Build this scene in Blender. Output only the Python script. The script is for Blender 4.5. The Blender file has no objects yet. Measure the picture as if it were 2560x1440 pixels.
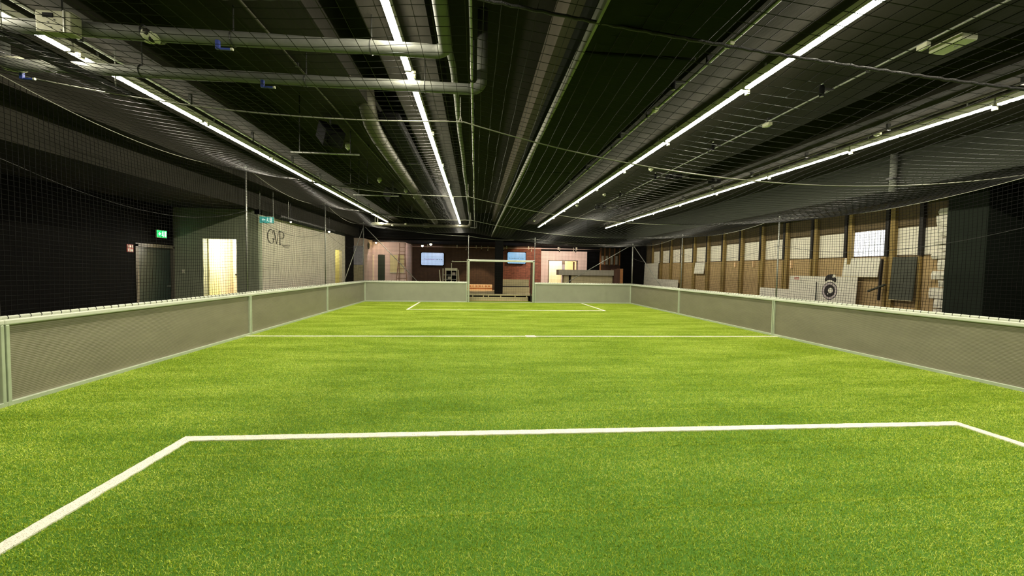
import bpy, math, random
import numpy as np
from mathutils import Vector, Matrix
random.seed(7); rng = np.random.default_rng(7)
C = bpy.context.scene.collection
sc = bpy.context.scene

# ------------------------------------------------------------------ camera, world, exposure
F, PITCH, YAW, ROLL, EYE = 1026.83, -0.0445, 0.0891, 0.0154, 1.63
fw = Vector((math.sin(YAW)*math.cos(PITCH), math.cos(YAW)*math.cos(PITCH), math.sin(PITCH)))
r0 = Vector((math.cos(YAW), -math.sin(YAW), 0)); u0 = r0.cross(fw)
rr = math.cos(ROLL)*r0 + math.sin(ROLL)*u0; uu = -math.sin(ROLL)*r0 + math.cos(ROLL)*u0
cam = bpy.data.objects.new('camera', bpy.data.cameras.new('camera')); C.objects.link(cam)
cam.data.sensor_width = 36; cam.data.lens = F/2560*36; cam.data.clip_start = 0.02; cam.data.clip_end = 200
cam.matrix_world = Matrix(((rr.x, uu.x, -fw.x, 0), (rr.y, uu.y, -fw.y, 0), (rr.z, uu.z, -fw.z, EYE), (0, 0, 0, 1)))
sc.camera = cam
w = bpy.data.worlds.new('world'); sc.world = w; w.use_nodes = True
w.node_tree.nodes['Background'].inputs[0].default_value = (0.8, 0.9, 1, 1)
w.node_tree.nodes['Background'].inputs[1].default_value = 0.02
sc.view_settings.view_transform = 'Standard'; sc.view_settings.look = 'None'
sc.view_settings.gamma = 1; sc.view_settings.use_curve_mapping = False
sc.view_settings.exposure = 0.0
try: sc.cycles.use_denoising = True; sc.cycles.max_bounces = 6; sc.cycles.diffuse_bounces = 4
except Exception: pass
TUBE = 118.0          # radiance of the tube diffusers

# ------------------------------------------------------------------ helpers
def lin(c):
    if isinstance(c, str): c = tuple(int(c[i:i+2], 16)/255 for i in (0, 2, 4))
    return tuple(x/12.92 if x <= .04045 else ((x+.055)/1.055)**2.4 for x in c)
def mat(name, col, rough=.6, metal=0., var=0., vs=4., bump=0., bs=60., emit=None, es=0., spec=.5, stretch=None, col2=None, thr=None):
    m = bpy.data.materials.new(name); m.use_nodes = True; nt = m.node_tree; N = nt.nodes; L = nt.links
    b = N['Principled BSDF']; c = lin(col)
    b.inputs['Base Color'].default_value = (*c, 1); b.inputs['Roughness'].default_value = rough
    b.inputs['Metallic'].default_value = metal; b.inputs['Specular IOR Level'].default_value = spec
    g = N.new('ShaderNodeNewGeometry'); mp = N.new('ShaderNodeMapping'); L.new(g.outputs['Position'], mp.inputs[0])
    mp.inputs['Scale'].default_value = stretch or (1, 1, 1)
    if var or col2:
        n = N.new('ShaderNodeTexNoise'); n.inputs['Scale'].default_value = vs; n.inputs['Detail'].default_value = 6
        n.inputs['Roughness'].default_value = .6; L.new(mp.outputs[0], n.inputs[0])
        r = N.new('ShaderNodeValToRGB'); L.new(n.outputs['Fac'], r.inputs[0])
        a, z = (.3, .7) if thr is None else thr
        r.color_ramp.elements[0].position = a; r.color_ramp.elements[1].position = z
        c2 = lin(col2) if col2 else None
        r.color_ramp.elements[0].color = (*[x*(1-var) for x in c], 1)
        r.color_ramp.elements[1].color = (*(c2 or [min(1, x*(1+var)) for x in c]), 1)
        L.new(r.outputs[0], b.inputs['Base Color'])
    if bump:
        n2 = N.new('ShaderNodeTexNoise'); n2.inputs['Scale'].default_value = bs; n2.inputs['Detail'].default_value = 4
        L.new(mp.outputs[0], n2.inputs[0]); bp = N.new('ShaderNodeBump'); bp.inputs['Strength'].default_value = bump
        bp.inputs['Distance'].default_value = .01; L.new(n2.outputs['Fac'], bp.inputs['Height']); L.new(bp.outputs[0], b.inputs['Normal'])
    if emit:
        b.inputs['Emission Color'].default_value = (*lin(emit), 1); b.inputs['Emission Strength'].default_value = es
    return m

OFF = {}
class MB:
    def __init__(s): s.v = []; s.f = []
    def add(s, vs, fs):
        o = len(s.v); s.v += [tuple(p) for p in vs]; s.f += [tuple(i+o for i in f) for f in fs]; return s
    def box(s, x0, x1, y0, y1, z0, z1):
        return s.add([(x0,y0,z0),(x1,y0,z0),(x1,y1,z0),(x0,y1,z0),(x0,y0,z1),(x1,y0,z1),(x1,y1,z1),(x0,y1,z1)],
                     [(0,3,2,1),(4,5,6,7),(0,1,5,4),(1,2,6,5),(2,3,7,6),(3,0,4,7)])
    def bar(s, a, b, wx, wy):          # rectangular bar between two points
        a, b = Vector(a), Vector(b); d = (b-a).normalized()
        h = Vector((0,0,1)) if abs(d.z) < .95 else Vector((0,1,0))
        p = d.cross(h).normalized()*wx/2; q = p.cross(d).normalized()*wy/2
        vs = [c+i*p+j*q for c in (a, b) for i, j in ((-1,-1),(1,-1),(1,1),(-1,1))]
        return s.add(vs, [(3,2,1,0),(4,5,6,7),(0,1,5,4),(1,2,6,5),(2,3,7,6),(3,0,4,7)])
    def tube(s, pts, r, n=8, caps=True):
        pts = [Vector(p) for p in pts]; rings = []; k = len(pts); up = None
        for i, p in enumerate(pts):
            d = (pts[min(i+1,k-1)]-pts[max(i-1,0)]).normalized()
            if up is None: up = Vector((0,0,1)) if abs(d.z) < .9 else Vector((1,0,0))
            a = d.cross(up)
            if a.length < 1e-4: a = d.orthogonal()
            a.normalize(); b2 = a.cross(d); up = b2
            ri = r[i] if isinstance(r, (list, tuple)) else r
            rings.append([p+ri*(math.cos(t)*a+math.sin(t)*b2) for t in [2*math.pi*j/n for j in range(n)]])
        vs = [q for R in rings for q in R]; fs = []
        for i in range(k-1):
            for j in range(n):
                j2 = (j+1) % n; fs.append((i*n+j, i*n+j2, (i+1)*n+j2, (i+1)*n+j))
        if caps: fs += [tuple(range(n))[::-1], tuple((k-1)*n+j for j in range(n))]
        return s.add(vs, fs)
    def lathe(s, c, prof, n=16, axis=(0,0,1)):
        ax = Vector(axis).normalized(); c = Vector(c)
        return s.tube([c+ax*h for h, _ in prof], [max(r, 1e-4) for _, r in prof], n)
    def prism(s, poly, org, ex, ey, ez, d):   # 2D polygon on a plane, extruded by d along ez
        org, ex, ey, ez = Vector(org), Vector(ex), Vector(ey), Vector(ez); n = len(poly)
        vs = [org+x*ex+y*ey+k*ez for k in (0, d) for x, y in poly]
        return s.add(vs, [tuple(range(n))[::-1], tuple(range(n, 2*n))]+[(i, (i+1) % n, n+(i+1) % n, n+i) for i in range(n)])
    def build(s, name, m, parent=None, bev=0, smooth=False, **props):
        off = OFF.get(parent.name, Vector()) if parent else Vector()
        me = bpy.data.meshes.new(name); me.from_pydata([tuple(Vector(p)-off) for p in s.v], [], s.f); me.update()
        if smooth: me.shade_smooth()
        o = bpy.data.objects.new(name, me); C.objects.link(o); me.materials.append(m)
        if parent: o.parent = parent; OFF[o.name] = off
        if bev:
            b = o.modifiers.new('bevel', 'BEVEL'); b.width = bev; b.segments = 2; b.limit_method = 'ANGLE'
        for k, v in props.items(): o[k] = v
        return o
def box(*a): return MB().box(*a)
def thing(name, label, cat, loc, group=None):
    o = bpy.data.objects.new(name, None); C.objects.link(o); o.location = loc; o.empty_display_size = .1
    o['label'] = label; o['category'] = cat
    if group: o['group'] = group
    OFF[o.name] = Vector(loc); return o
def single(mb, name, m, label, cat, group=None, **k):
    o = mb.build(name, m, None, **k); o['label'] = label; o['category'] = cat
    if group: o['group'] = group
    return o
def copy_tree(o, loc, label):
    r = o.copy(); C.objects.link(r); r.location = loc; r['label'] = label
    for c in o.children:
        d = c.copy(); C.objects.link(d); d.parent = r
        for g in c.children:
            e = g.copy(); C.objects.link(e); e.parent = d
    return r
def struct(mb, name, m, **k): return mb.build(name, m, None, kind='structure', **k)
def text(name, body, size, m, org, ex, ey, parent, depth=.003, width=None):
    cu = bpy.data.curves.new(name, 'FONT'); cu.body = body; cu.size = size; cu.extrude = depth/2; cu.align_x = 'CENTER'; cu.align_y = 'CENTER'
    t = bpy.data.objects.new('t', cu); C.objects.link(t)
    me = bpy.data.meshes.new_from_object(t.evaluated_get(bpy.context.evaluated_depsgraph_get())); me.name = name
    bpy.data.objects.remove(t)
    o = bpy.data.objects.new(name, me); C.objects.link(o); me.materials.clear(); me.materials.append(m)
    ex, ey = Vector(ex), Vector(ey); ez = ex.cross(ey); s = 1.
    if width: s = width/max(1e-6, max(v.co.x for v in me.vertices)-min(v.co.x for v in me.vertices))
    for v in me.vertices:
        p = v.co.copy(); v.co = Vector(org)-OFF[parent.name]+ex*p.x*s+ey*p.y+ez*p.z
    o.parent = parent; OFF[o.name] = OFF[parent.name]; return o
def lerp(a, b, t): return a+(b-a)*t

# ------------------------------------------------------------------ materials
M = {}
M['ceil'] = mat('dark painted concrete', '2e2c26', .85, spec=.1, var=.18, vs=2.5, bump=.25, bs=30, stretch=(1, .25, 1))
M['ceil2'] = mat('black painted ceiling', '0e0d0c', .9, spec=.1, var=.2)
M['beam'] = mat('dark painted beam', '1b1f16', .85, spec=.1, var=.2, vs=1.5, bump=.2, bs=25)
M['haunch'] = mat('brown grey concrete lit in colour', '6b6458', .85, spec=.15, var=.15, vs=2, stretch=(1, .3, 1))  # lighter than the ceiling: light on the haunch face put into its colour
M['lip'] = mat('beam edge lit in colour', '8b8b80', .8, spec=.15, var=.2, vs=3)  # pale colour stands for light caught along the flange edge
M['beamr'] = mat('grey green painted beam', '30332b', .85, spec=.15, var=.12, vs=1.2, bump=.15, bs=20, stretch=(1, .3, 1))
M['black'] = mat('matt black', '050505', .8, spec=.15)
M['wallblack'] = mat('black painted wall', '0b0a08', .9, spec=.1, var=.35, vs=1.2)
M['olive'] = mat('olive grey painted wall', '959b84', .85, var=.1, vs=2)
M['greenwall'] = mat('dark green painted pilaster', '1f251e', .9, spec=.15, var=.12, vs=2)
M['white'] = mat('white plaster wall', 'cbc4b2', .8, var=.06, vs=2, bump=.1)
M['pink'] = mat('pale painted wall', 'd9c3b6', .85, var=.05, vs=2)
M['greyw'] = mat('grey tinted panel', 'b9b6c0', .7, var=.06)
M['brown'] = mat('brown stained wall', '46321f', .75, var=.3, vs=5, stretch=(1, 1, 2))
M['brick'] = mat('red brown brick wall', '7a4a36', .8, var=.45, vs=5, stretch=(1, 1, 3), bump=.5, bs=30)
M['alu'] = mat('pale green aluminium', 'c3cdb5', .38, metal=.35, var=.06, vs=10)
M['rail'] = mat('white aluminium rail', 'dfe3d3', .35, metal=.15, var=.04, vs=8)
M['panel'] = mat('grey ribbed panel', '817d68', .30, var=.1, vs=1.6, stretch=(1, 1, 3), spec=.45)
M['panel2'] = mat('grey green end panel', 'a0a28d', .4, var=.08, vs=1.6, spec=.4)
M['galv'] = mat('galvanised steel', 'a0a198', .42, metal=.6, var=.25, vs=60)
M['dsteel'] = mat('dark steel', '3a3b38', .45, metal=.5)
M['net'] = mat('black net cord', '121110', .5, spec=.2)
M['sidenet'] = mat('black side net cord', '0c0b0b', .7, spec=.1)
M['rope'] = mat('pale steel rope', '98978a', .5, metal=.2)
M['drope'] = mat('dark braided rope', '2c2b2a', .6, bump=.8, bs=200)
M['pipe'] = mat('grey painted insulated pipe', '6c6e66', .6, spec=.3, var=.12, vs=8, bump=.35, bs=25)
M['duct'] = mat('dull galvanised duct', '4c4a3b', .5, metal=.3, var=.15, vs=8)
M['offwhite'] = mat('off white plastic', 'cfcfb4', .5, var=.05)
M['dull'] = mat('dull grey white plastic', '9c9c80', .6, var=.15, vs=20)
M['blue'] = mat('blue plastic', '34479a', .45)
M['turfbase'] = mat('dark green turf backing', '4c7a14', .9)
M['fixture'] = mat('white lamp housing', 'cfcdc0', .5)
M['tube'] = mat('glowing tube diffuser', 'ffffff', .5, emit='fff7e0', es=TUBE)
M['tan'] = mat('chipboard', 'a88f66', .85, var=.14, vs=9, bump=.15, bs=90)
M['tan2'] = mat('shaded header board', '5f5036', .85, var=.2, vs=5)  # darker than the chipboard: shadow of the edge beam put into the colour
M['post'] = mat('yellow brown timber', '8d7743', .8, var=.25, vs=6, stretch=(1, 1, .15))
M['board'] = mat('white coated board', 'dedacb', .6, var=.04, vs=2)
M['winwhite'] = mat('whitened window board', 'e8e2d2', .5, var=.05, vs=3)
M['bar'] = mat('dark wood and post shadow', '17110d', .7)  # dark wood, also the shadow strips beside the timber posts
M['stone'] = mat('rough white limed stone', 'd6d2c3', .9, var=.25, vs=12, bump=.8, bs=25)
M['wood'] = mat('weathered beige wood', 'c2b690', .8, var=.15, vs=6, stretch=(.3, 1, 3))
M['warmwood'] = mat('warm varnished wood', 'c98a55', .6, var=.2, vs=6)
M['palewood'] = mat('pale birch wood', 'e6c69a', .6, var=.1, vs=6)
M['cabinet'] = mat('brown cabinet wood', '5d3f30', .6, var=.15, vs=5, stretch=(1, 1, .3))
M['counter'] = mat('grey counter laminate', 'a8a294', .5, var=.05)
M['cream'] = mat('cream painted room', 'f2e4c4', .8, var=.03)
M['yellow'] = mat('pale yellow door', 'ddd6a0', .7)
M['steeldoor'] = mat('dark green steel door', '2c3a33', .4, var=.1)
M['frame'] = mat('grey door frame', '6a6558', .5)
M['letters'] = mat('dark painted lettering', '3b362c', .8)
M['ladder'] = mat('worn ladder wood', '8a6b55', .6, var=.15)
M['red'] = mat('red sign', 'a8281c', .5)
M['signwhite'] = mat('white sign print', 'f0ead8', .5)
M['logo'] = mat('black printed emblem', '1a1313', .6)
M['lilac'] = mat('pale grey printed ring', 'b5a9b0', .6)
M['darkboard'] = mat('dark grey board', '43453a', .8, var=.15)
M['curtain'] = mat('black stage curtain', '040404', .95, spec=.05)
M['floor'] = mat('grey screed floor', '5e5a52', .7, var=.15, bump=.1)
M['exitgreen'] = mat('lit green sign', '1fae5a', .4, emit='25c863', es=2.2)
M['exitwhite'] = mat('lit white pictogram', 'ffffff', .4, emit='d8ffe8', es=3.0)
M['cyan'] = mat('glossy blue green sign', '3c9a93', .3, emit='5fd0c6', es=.35)
M['cyanw'] = mat('white pictogram', 'dffaf4', .4, emit='d5fff8', es=.5)
M['screen'] = mat('lit screen', '101014', .3, emit='c4dcff', es=.92)
M['screen2'] = mat('lit pale blue screen', '101014', .3, emit='9fd6ff', es=.85)
M['tpink'] = mat('purple screen text', '8a5fa5', .5, emit='8a5fb0', es=.5)
M['tdark'] = mat('dark screen text', '20303a', .5, emit='20404a', es=.5)
M['bulb'] = mat('glowing warm lamp', 'ffffff', .5, emit='ffe6a8', es=40)
M['bulb2'] = mat('glowing small lamp', 'ffffff', .5, emit='fff2dc', es=5)
M['daylight'] = mat('bright window glass', 'ffffff', .2, emit='e6edff', es=1.1)
M['line'] = mat('white turf fibre', 'fdf9ea', .7, var=.03, vs=80, bump=.5, bs=200)

def turf_material():
    m = bpy.data.materials.new('artificial grass'); m.use_nodes = True; nt = m.node_tree; N = nt.nodes; L = nt.links
    b = N['Principled BSDF']; b.inputs['Roughness'].default_value = .5; b.inputs['Specular IOR Level'].default_value = .35
    g = N.new('ShaderNodeNewGeometry')
    def noise(scale, st, det=4):
        mp = N.new('ShaderNodeMapping'); mp.inputs['Scale'].default_value = st; L.new(g.outputs['Position'], mp.inputs[0])
        n = N.new('ShaderNodeTexNoise'); n.inputs['Scale'].default_value = scale; n.inputs['Detail'].default_value = det
        L.new(mp.outputs[0], n.inputs[0]); return n.outputs['Fac']
    def math_(op, a, b_):
        x = N.new('ShaderNodeMath'); x.operation = op
        for i, q in enumerate((a, b_)):
            if isinstance(q, float): x.inputs[i].default_value = q
            else: L.new(q, x.inputs[i])
        return x.outputs[0]
    a1 = N.new('ShaderNodeAttribute'); a1.attribute_name = 'blade'
    s = math_('ADD', math_('MULTIPLY', noise(1.1, (.45, 1.6, 1), 7), .75), math_('MULTIPLY', noise(6, (.35, 1.8, 1), 3), .35))
    s = math_('ADD', s, math_('MULTIPLY', math_('SUBTRACT', a1.outputs['Fac'], .5), .55))
    r = N.new('ShaderNodeValToRGB'); L.new(s, r.inputs[0]); e = r.color_ramp.elements
    e[0].position = .25; e[0].color = (.20, .31, .003, 1); e[1].position = .85; e[1].color = (.86, .92, .20, 1)
    k = e.new(.55); k.color = (.47, .63, .018, 1)
    L.new(r.outputs[0], b.inputs['Base Color'])
    return m
M['turf'] = turf_material()

# ------------------------------------------------------------------ measures (metres)
XL, XR, YB, YF = -5.25, 7.80, 20.05, -0.3
PY = [0.0, 5.03, 10.06, 15.08, 20.05]
CZ = 4.0

# ------------------------------------------------------------------ structure
struct(box(-11.5, 10.6, -3.2, 27.9, -.2, 0), 'floor', M['floor'])
# ceiling: slab, ribs, beams
ceil = struct(box(-11.5, 10.6, -3.2, 27.9, 4.6, 4.8), 'ceiling', M['ceil'])
def rib(x0, x1, z0, z1=4.6, name='ceiling_rib', m='ceil', y0=-3.2, y1=21.9, **k):
    return box(x0, x1, y0, y1, z0, z1).build(name, M[m], ceil, **k)
rib(-4.75, -3.76, 4.0); rib(-2.42, -1.58, 4.0); rib(-1.10, -.48, 4.0)
rib(.86, 1.75, 4.15, name='beam_haunch', m='haunch')
rib(1.75, 2.46, 4.02); rib(2.50, 5.16, 4.0); rib(5.95, 8.2, 4.0)
be = rib(1.0, 1.6, 3.42, 4.15, name='beam_web', m='beam', y1=21.5)
for a, b in ((-3.2, 3.15), (3.18, 7.0), (7.02, 14.2), (14.22, 21.5)):
    box(.81, 1.72, a, b, 3.30, 3.42).build('beam_flange', M['beam'], ceil, bev=.015)
box(.795, .815, -3.2, 21.45, 3.305, 3.41).build('lit_beam_edge', M['lip'], ceil)  # thin strip added to draw the lit lower edge of the beam
rib(8.2, 9.62, 3.32, 4.6, name='edge_beam', m='beamr', y1=22.0)
rib(-8.3, -6.0, 3.18, 4.6, name='edge_beam', m='ceil', y0=-3.2, y1=21.9)
rib(-6.0, -5.45, 3.68, 4.6, name='edge_beam', m='ceil', y1=21.9)
box(-8.3, 9.62, 21.9, 22.5, 3.2, 4.6).build('cross_beam', M['ceil2'], ceil)
box(-8.3, 10.0, 22.5, 27.9, 3.12, 3.3).build('low_ceiling_panel', M['ceil2'], ceil)
# column
struct(box(1.02, 1.44, 21.62, 22.04, .0, 3.3), 'trim_1', M['black'], bev=.02, label='square black column behind the goal at the end of the big ceiling beam')
# back wall pieces with the doorway on the right
wb = MB(); wb.box(-4.0, 3.74, 26, 26.25, 0, 3.12)
wb_o = struct(wb, 'wall_back', M['brown'])
MB().box(1.44, 4.15, 25.96, 26.0, 0, 3.06).build('brick_facing', M['brick'], wb_o)
mb = MB().box(4.15, 4.63, 25.9, 26.25, 0, 2.86).box(6.48, 7.12, 25.9, 26.25, 0, 2.86).box(4.63, 6.48, 25.9, 26.25, 2.24, 2.86)
wp = struct(mb, 'wall_back_pale', M['pink'])
MB().box(3.74, 7.99, 26.0, 26.3, 2.86, 3.12).build('upper_wall', M['ceil2'], wp)
mb = MB().box(4.60, 4.66, 25.87, 25.93, 0, 2.26).box(6.45, 6.51, 25.87, 25.93, 0, 2.26).box(4.6, 6.51, 25.87, 25.93, 2.22, 2.28)
d1 = struct(mb, 'door_1', M['frame'])
mb = MB().box(4.4, 6.8, 27.5, 27.6, 0, 2.8).box(4.4, 4.5, 26.25, 27.6, 0, 2.8).box(6.7, 6.8, 26.25, 27.6, 0, 2.8).box(4.4, 6.8, 26.25, 27.6, 2.7, 2.8)
struct(mb, 'wall_back_room', M['cream'])
struct(box(5.62, 5.82, 26.5, 26.7, 0, 2.7), 'trim_2', M['greyw'])
struct(box(6.32, 6.42, 26.3, 26.36, 0, 2.2), 'trim_3', M['cabinet'])
struct(box(7.12, 8.0, 26.1, 26.3, 0, 3.12), 'wall_back_dark', M['curtain'])
# far stud wall on the right of the back wall
sw = struct(box(7.99, 9.62, 26.1, 26.3, 0, 3.2), 'wall_back_timber', M['tan2'])
for x in (8.02, 8.30, 8.62, 8.95, 9.3):
    MB().box(x, x+.07, 26.02, 26.1, 1.0, 3.2).build('timber_post', M['warmwood'], sw)
for x in (8.13, 8.41, 8.73, 9.05):
    MB().box(x, x+.14, 26.06, 26.1, 2.06, 2.62).build('white_panel', M['winwhite'], sw)
MB().box(8.2, 9.4, 26.0, 26.06, 1.6, 2.02).build('grey_board', M['cabinet'], sw)
# left: dark side wall, facing wall with bright doorway, pale receding wall
struct(MB().box(-8.4, -8.2, -3.2, 10.78, 0, 3.3).box(-8.4, -8.2, 12.0, 12.6, 0, 3.3).box(-8.4, -8.2, 10.78, 12.0, 2.1, 3.3), 'wall_left', M['wallblack'])
sd = struct(box(-8.32, -8.27, 10.80, 11.98, 0.02, 2.07), 'door_2', M['steeldoor'], bev=.005)
MB().box(-8.26, -8.18, 10.72, 10.80, 0, 2.12).box(-8.26, -8.18, 11.96, 12.0, 0, 2.12).box(-8.26, -8.18, 10.72, 12.0, 2.06, 2.14).build('door_frame', M['frame'], sd)
MB().tube([(-8.27, 11.86, 1.05), (-8.2, 11.86, 1.05), (-8.2, 11.74, 1.05)], .011, 8).build('door_handle', M['galv'], sd)
mb = MB().box(-8.2, -7.45, 12.0, 12.2, 0, 3.2).box(-6.58, -6.0, 12.0, 12.2, 0, 3.2).box(-7.45, -6.58, 12.0, 12.2, 2.35, 3.2)
struct(mb, 'wall_left_facing', M['olive'])
mb = MB().box(-8.2, -6.1, 13.55, 13.65, 0, 3.1).box(-7.75, -7.65, 12.2, 13.6, 0, 3.1).box(-6.3, -6.2, 12.2, 13.6, 0, 3.1).box(-7.7, -6.2, 12.2, 13.6, 2.9, 3.0)
struct(mb, 'wall_left_room', M['cream'])
dl = struct(box(-7.40, -6.60, 13.3, 13.34, .01, 2.6), 'door_3', M['cream'])
MB().box(-7.5, -7.42, 12.2, 12.7, .0, 2.4).build('reveal', M['yellow'], dl)
MB().lathe((-7.28, 13.3, 1.35), [(0, .01), (.03, .012), (.04, .028), (.06, .028), (.065, .01)], 12, (0, -1, 0)).build('door_knob', M['dsteel'], dl)
mb = MB().box(-6.12, -6.0, 12.2, 18.26, 0, 3.05).box(-6.12, -6.0, 19.16, 19.6, 0, 3.05).box(-6.12, -6.0, 18.26, 19.16, 2.38, 3.05)
wl = struct(mb, 'wall_left_pale', M['white'])
MB().box(-6.1, -6.0, 12.0, 19.6, 3.05, 3.19).build('dark_band', M['beam'], wl)
mb = MB().box(-7.4, -7.3, 17.8, 19.5, 0, 2.7).box(-7.4, -6.12, 17.8, 17.9, 0, 2.7).box(-7.4, -6.12, 19.4, 19.5, 0, 2.7).box(-7.4, -6.12, 17.8, 19.5, 2.6, 2.7)
struct(mb, 'wall_left_closet', M['yellow'])
struct(box(-6.35, -6.15, 19.62, 21.5, 0, 3.2), 'wall_left_dark', M['wallblack'])
# left end room
lp = struct(MB().box(-6.35, -5.69, 21.5, 21.6, 0, 3.12), 'wall_left_end', M['pink'])
MB().box(-6.16, -5.70, 21.46, 21.5, 1.76, 2.72).build('grey_panel', M['greyw'], lp)
MB().box(-6.16, -5.70, 21.46, 21.5, .9, 1.74).build('lower_panel', M['wood'], lp)
struct(box(-5.79, -5.69, 21.6, 23.4, 0, 3.12), 'wall_end_side', M['pink'])
mb = MB().box(-5.81, -5.76, 23.4, 23.5, 0, 3.06).box(-5.76, -3.92, 23.4, 23.5, 2.36, 3.06).box(-5.02, -4.81, 23.4, 23.5, 0, 2.36)
mb.box(-4.81, -3.92, 23.4, 23.5, 0, 1.37).box(-4.33, -4.28, 23.4, 23.5, 1.37, 2.36).box(-3.98, -3.92, 23.4, 23.5, 1.37, 2.36).box(-4.81, -4.75, 23.4, 23.5, 1.37, 2.36).box(-5.6, -5.4, 23.4, 23.5, 0, 2.36)
struct(mb, 'wall_end_front', M['pink'])
struct(box(-4.02, -3.92, 23.5, 26.0, 0, 3.06), 'wall_end_flank', M['pink'])
struct(box(-5.4, -5.02, 23.42, 23.47, .01, 2.35), 'door_4', mat('deep green door', '23331f', .6))
struct(box(-5.76, -5.6, 23.42, 23.47, .01, 2.35), 'door_5', M['cream'])
wn = struct(box(-4.75, -3.98, 23.43, 23.46, 1.38, 2.35), 'window_2', M['yellow'])
MB().box(-4.76, -3.97, 23.36, 23.42, 1.33, 1.38).build('window_sill', M['offwhite'], wn)
struct(box(-5.7, -4.0, 26.0, 26.2, 0, 3.12), 'wall_end_back', M['cream'])
# walls behind the camera
struct(box(-8.4, 10.4, -3.2, -3.0, 0, 4.6), 'wall_front', M['wallblack'])
# right wall with bays
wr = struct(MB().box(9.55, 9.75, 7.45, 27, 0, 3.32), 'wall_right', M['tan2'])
struct(box(10.2, 10.4, -3.2, 6.75, 0, 4.6), 'wall_right_dark', M['wallblack'])
struct(box(9.35, 10.3, 6.78, 7.44, 0, 3.32), 'trim_4', M['greenwall'], bev=.01, label='dark green pilaster right of the limed stones')
struct(box(9.6, 10.4, -3.2, 6.8, 3.32, 4.6), 'trim_5', M['ceil2'])
struct(box(9.35, 9.5, 22.3, 26.0, 0, 3.2), 'wall_right_curtain', M['curtain'])
ys = [8.02]+[8.75+1.065*k for k in range(13)]
P_ = {}
def piece(nm, key, x0, x1, y0, y1, z0, z1, lab=None, m=None):
    o = MB().box(x0, x1, y0, y1, z0, z1).build(nm, M[m or key], wr)
    if lab: o['label'] = lab
    return o
for i in range(len(ys)-1):
    a, b = ys[i], ys[i+1]; j = random.uniform(-.008, .008)
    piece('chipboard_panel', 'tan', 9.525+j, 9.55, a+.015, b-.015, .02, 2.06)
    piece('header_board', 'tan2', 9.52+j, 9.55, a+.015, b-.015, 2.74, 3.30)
    if abs(a-8.75) > .01: piece('white_panel', 'winwhite', 9.535, 9.55, a+.04, b-.12, 2.09, 2.70)
    piece('timber_post', 'post', 9.44, 9.53, b-.20, b-.10, .02, 3.18)
for y in ys:
    piece('post_shadow_strip', 'bar', 9.455, 9.53, y-.045, y+.03, 2.07, 3.2)  # black strip drawn as the shadow at the side of each timber post
    piece('post_foot', 'post', 9.46, 9.53, y-.03, y+.02, .02, 2.05)
piece('chipboard_panel', 'tan', 9.525, 9.55, 7.47, 7.98, .02, 2.06)
piece('white_panel', 'winwhite', 9.53, 9.55, 7.47, 7.98, 2.09, 2.66)
for y, z, hh in ((9.75, 1.86, .2), (13.3, 1.84, .22), (11.6, 1.8, .24), (14.3, 1.85, .18)):
    MB().box(9.46, 9.52, y, y+.04, z, z+hh).build('wood_cleat', M['palewood'], wr)
pn = struct(box(9.53, 9.56, 8.80, 9.62, 2.09, 2.70), 'window_1', M['daylight'], label='bright daylit window pane in the timber wall')
for k in range(1, 6): MB().box(9.524, 9.53, 8.80+k*.137, 8.806+k*.137, 2.09, 2.70).build('wire', M['galv'], pn)
MB().box(9.524, 9.53, 8.80, 9.62, 2.36, 2.367).build('wire', M['galv'], pn)
# limed stones of the broken wall end
z = .02; k = 0
while z < 3.0:
    h = random.uniform(.14, .24); d = random.uniform(.0, .10) if k % 2 else random.uniform(.08, .2)
    s = MB(); y0, y1 = 7.44, 7.56+d
    n = 4; vs = []; 
    def rz(t): return random.uniform(-t, t)
    for zz in (z+.006, z+h*.5, z+h-.012):
        for yy in (y0, (y0+y1)/2, y1):
            vs += [(9.40+rz(.022)+(.02 if zz != z+h*.5 else 0), yy+rz(.012), zz+rz(.006)), (9.55, yy, zz)]
    fs = []
    for r_ in range(2):
        for c_ in range(2):
            q = (r_*3+c_)*2; fs += [(q, q+2, q+8, q+6)]
    fs += [(0,1,3,2),(2,3,5,4),(12,14,15,13),(14,16,17,15),(0,6,7,1),(6,12,13,7),(4,5,11,10),(10,11,17,16),(1,7,9,3),(3,9,11,5),(7,13,15,9),(9,15,17,11)]
    s.add(vs, fs).build('stone', M['stone'], wr); z += h; k += 1

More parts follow.
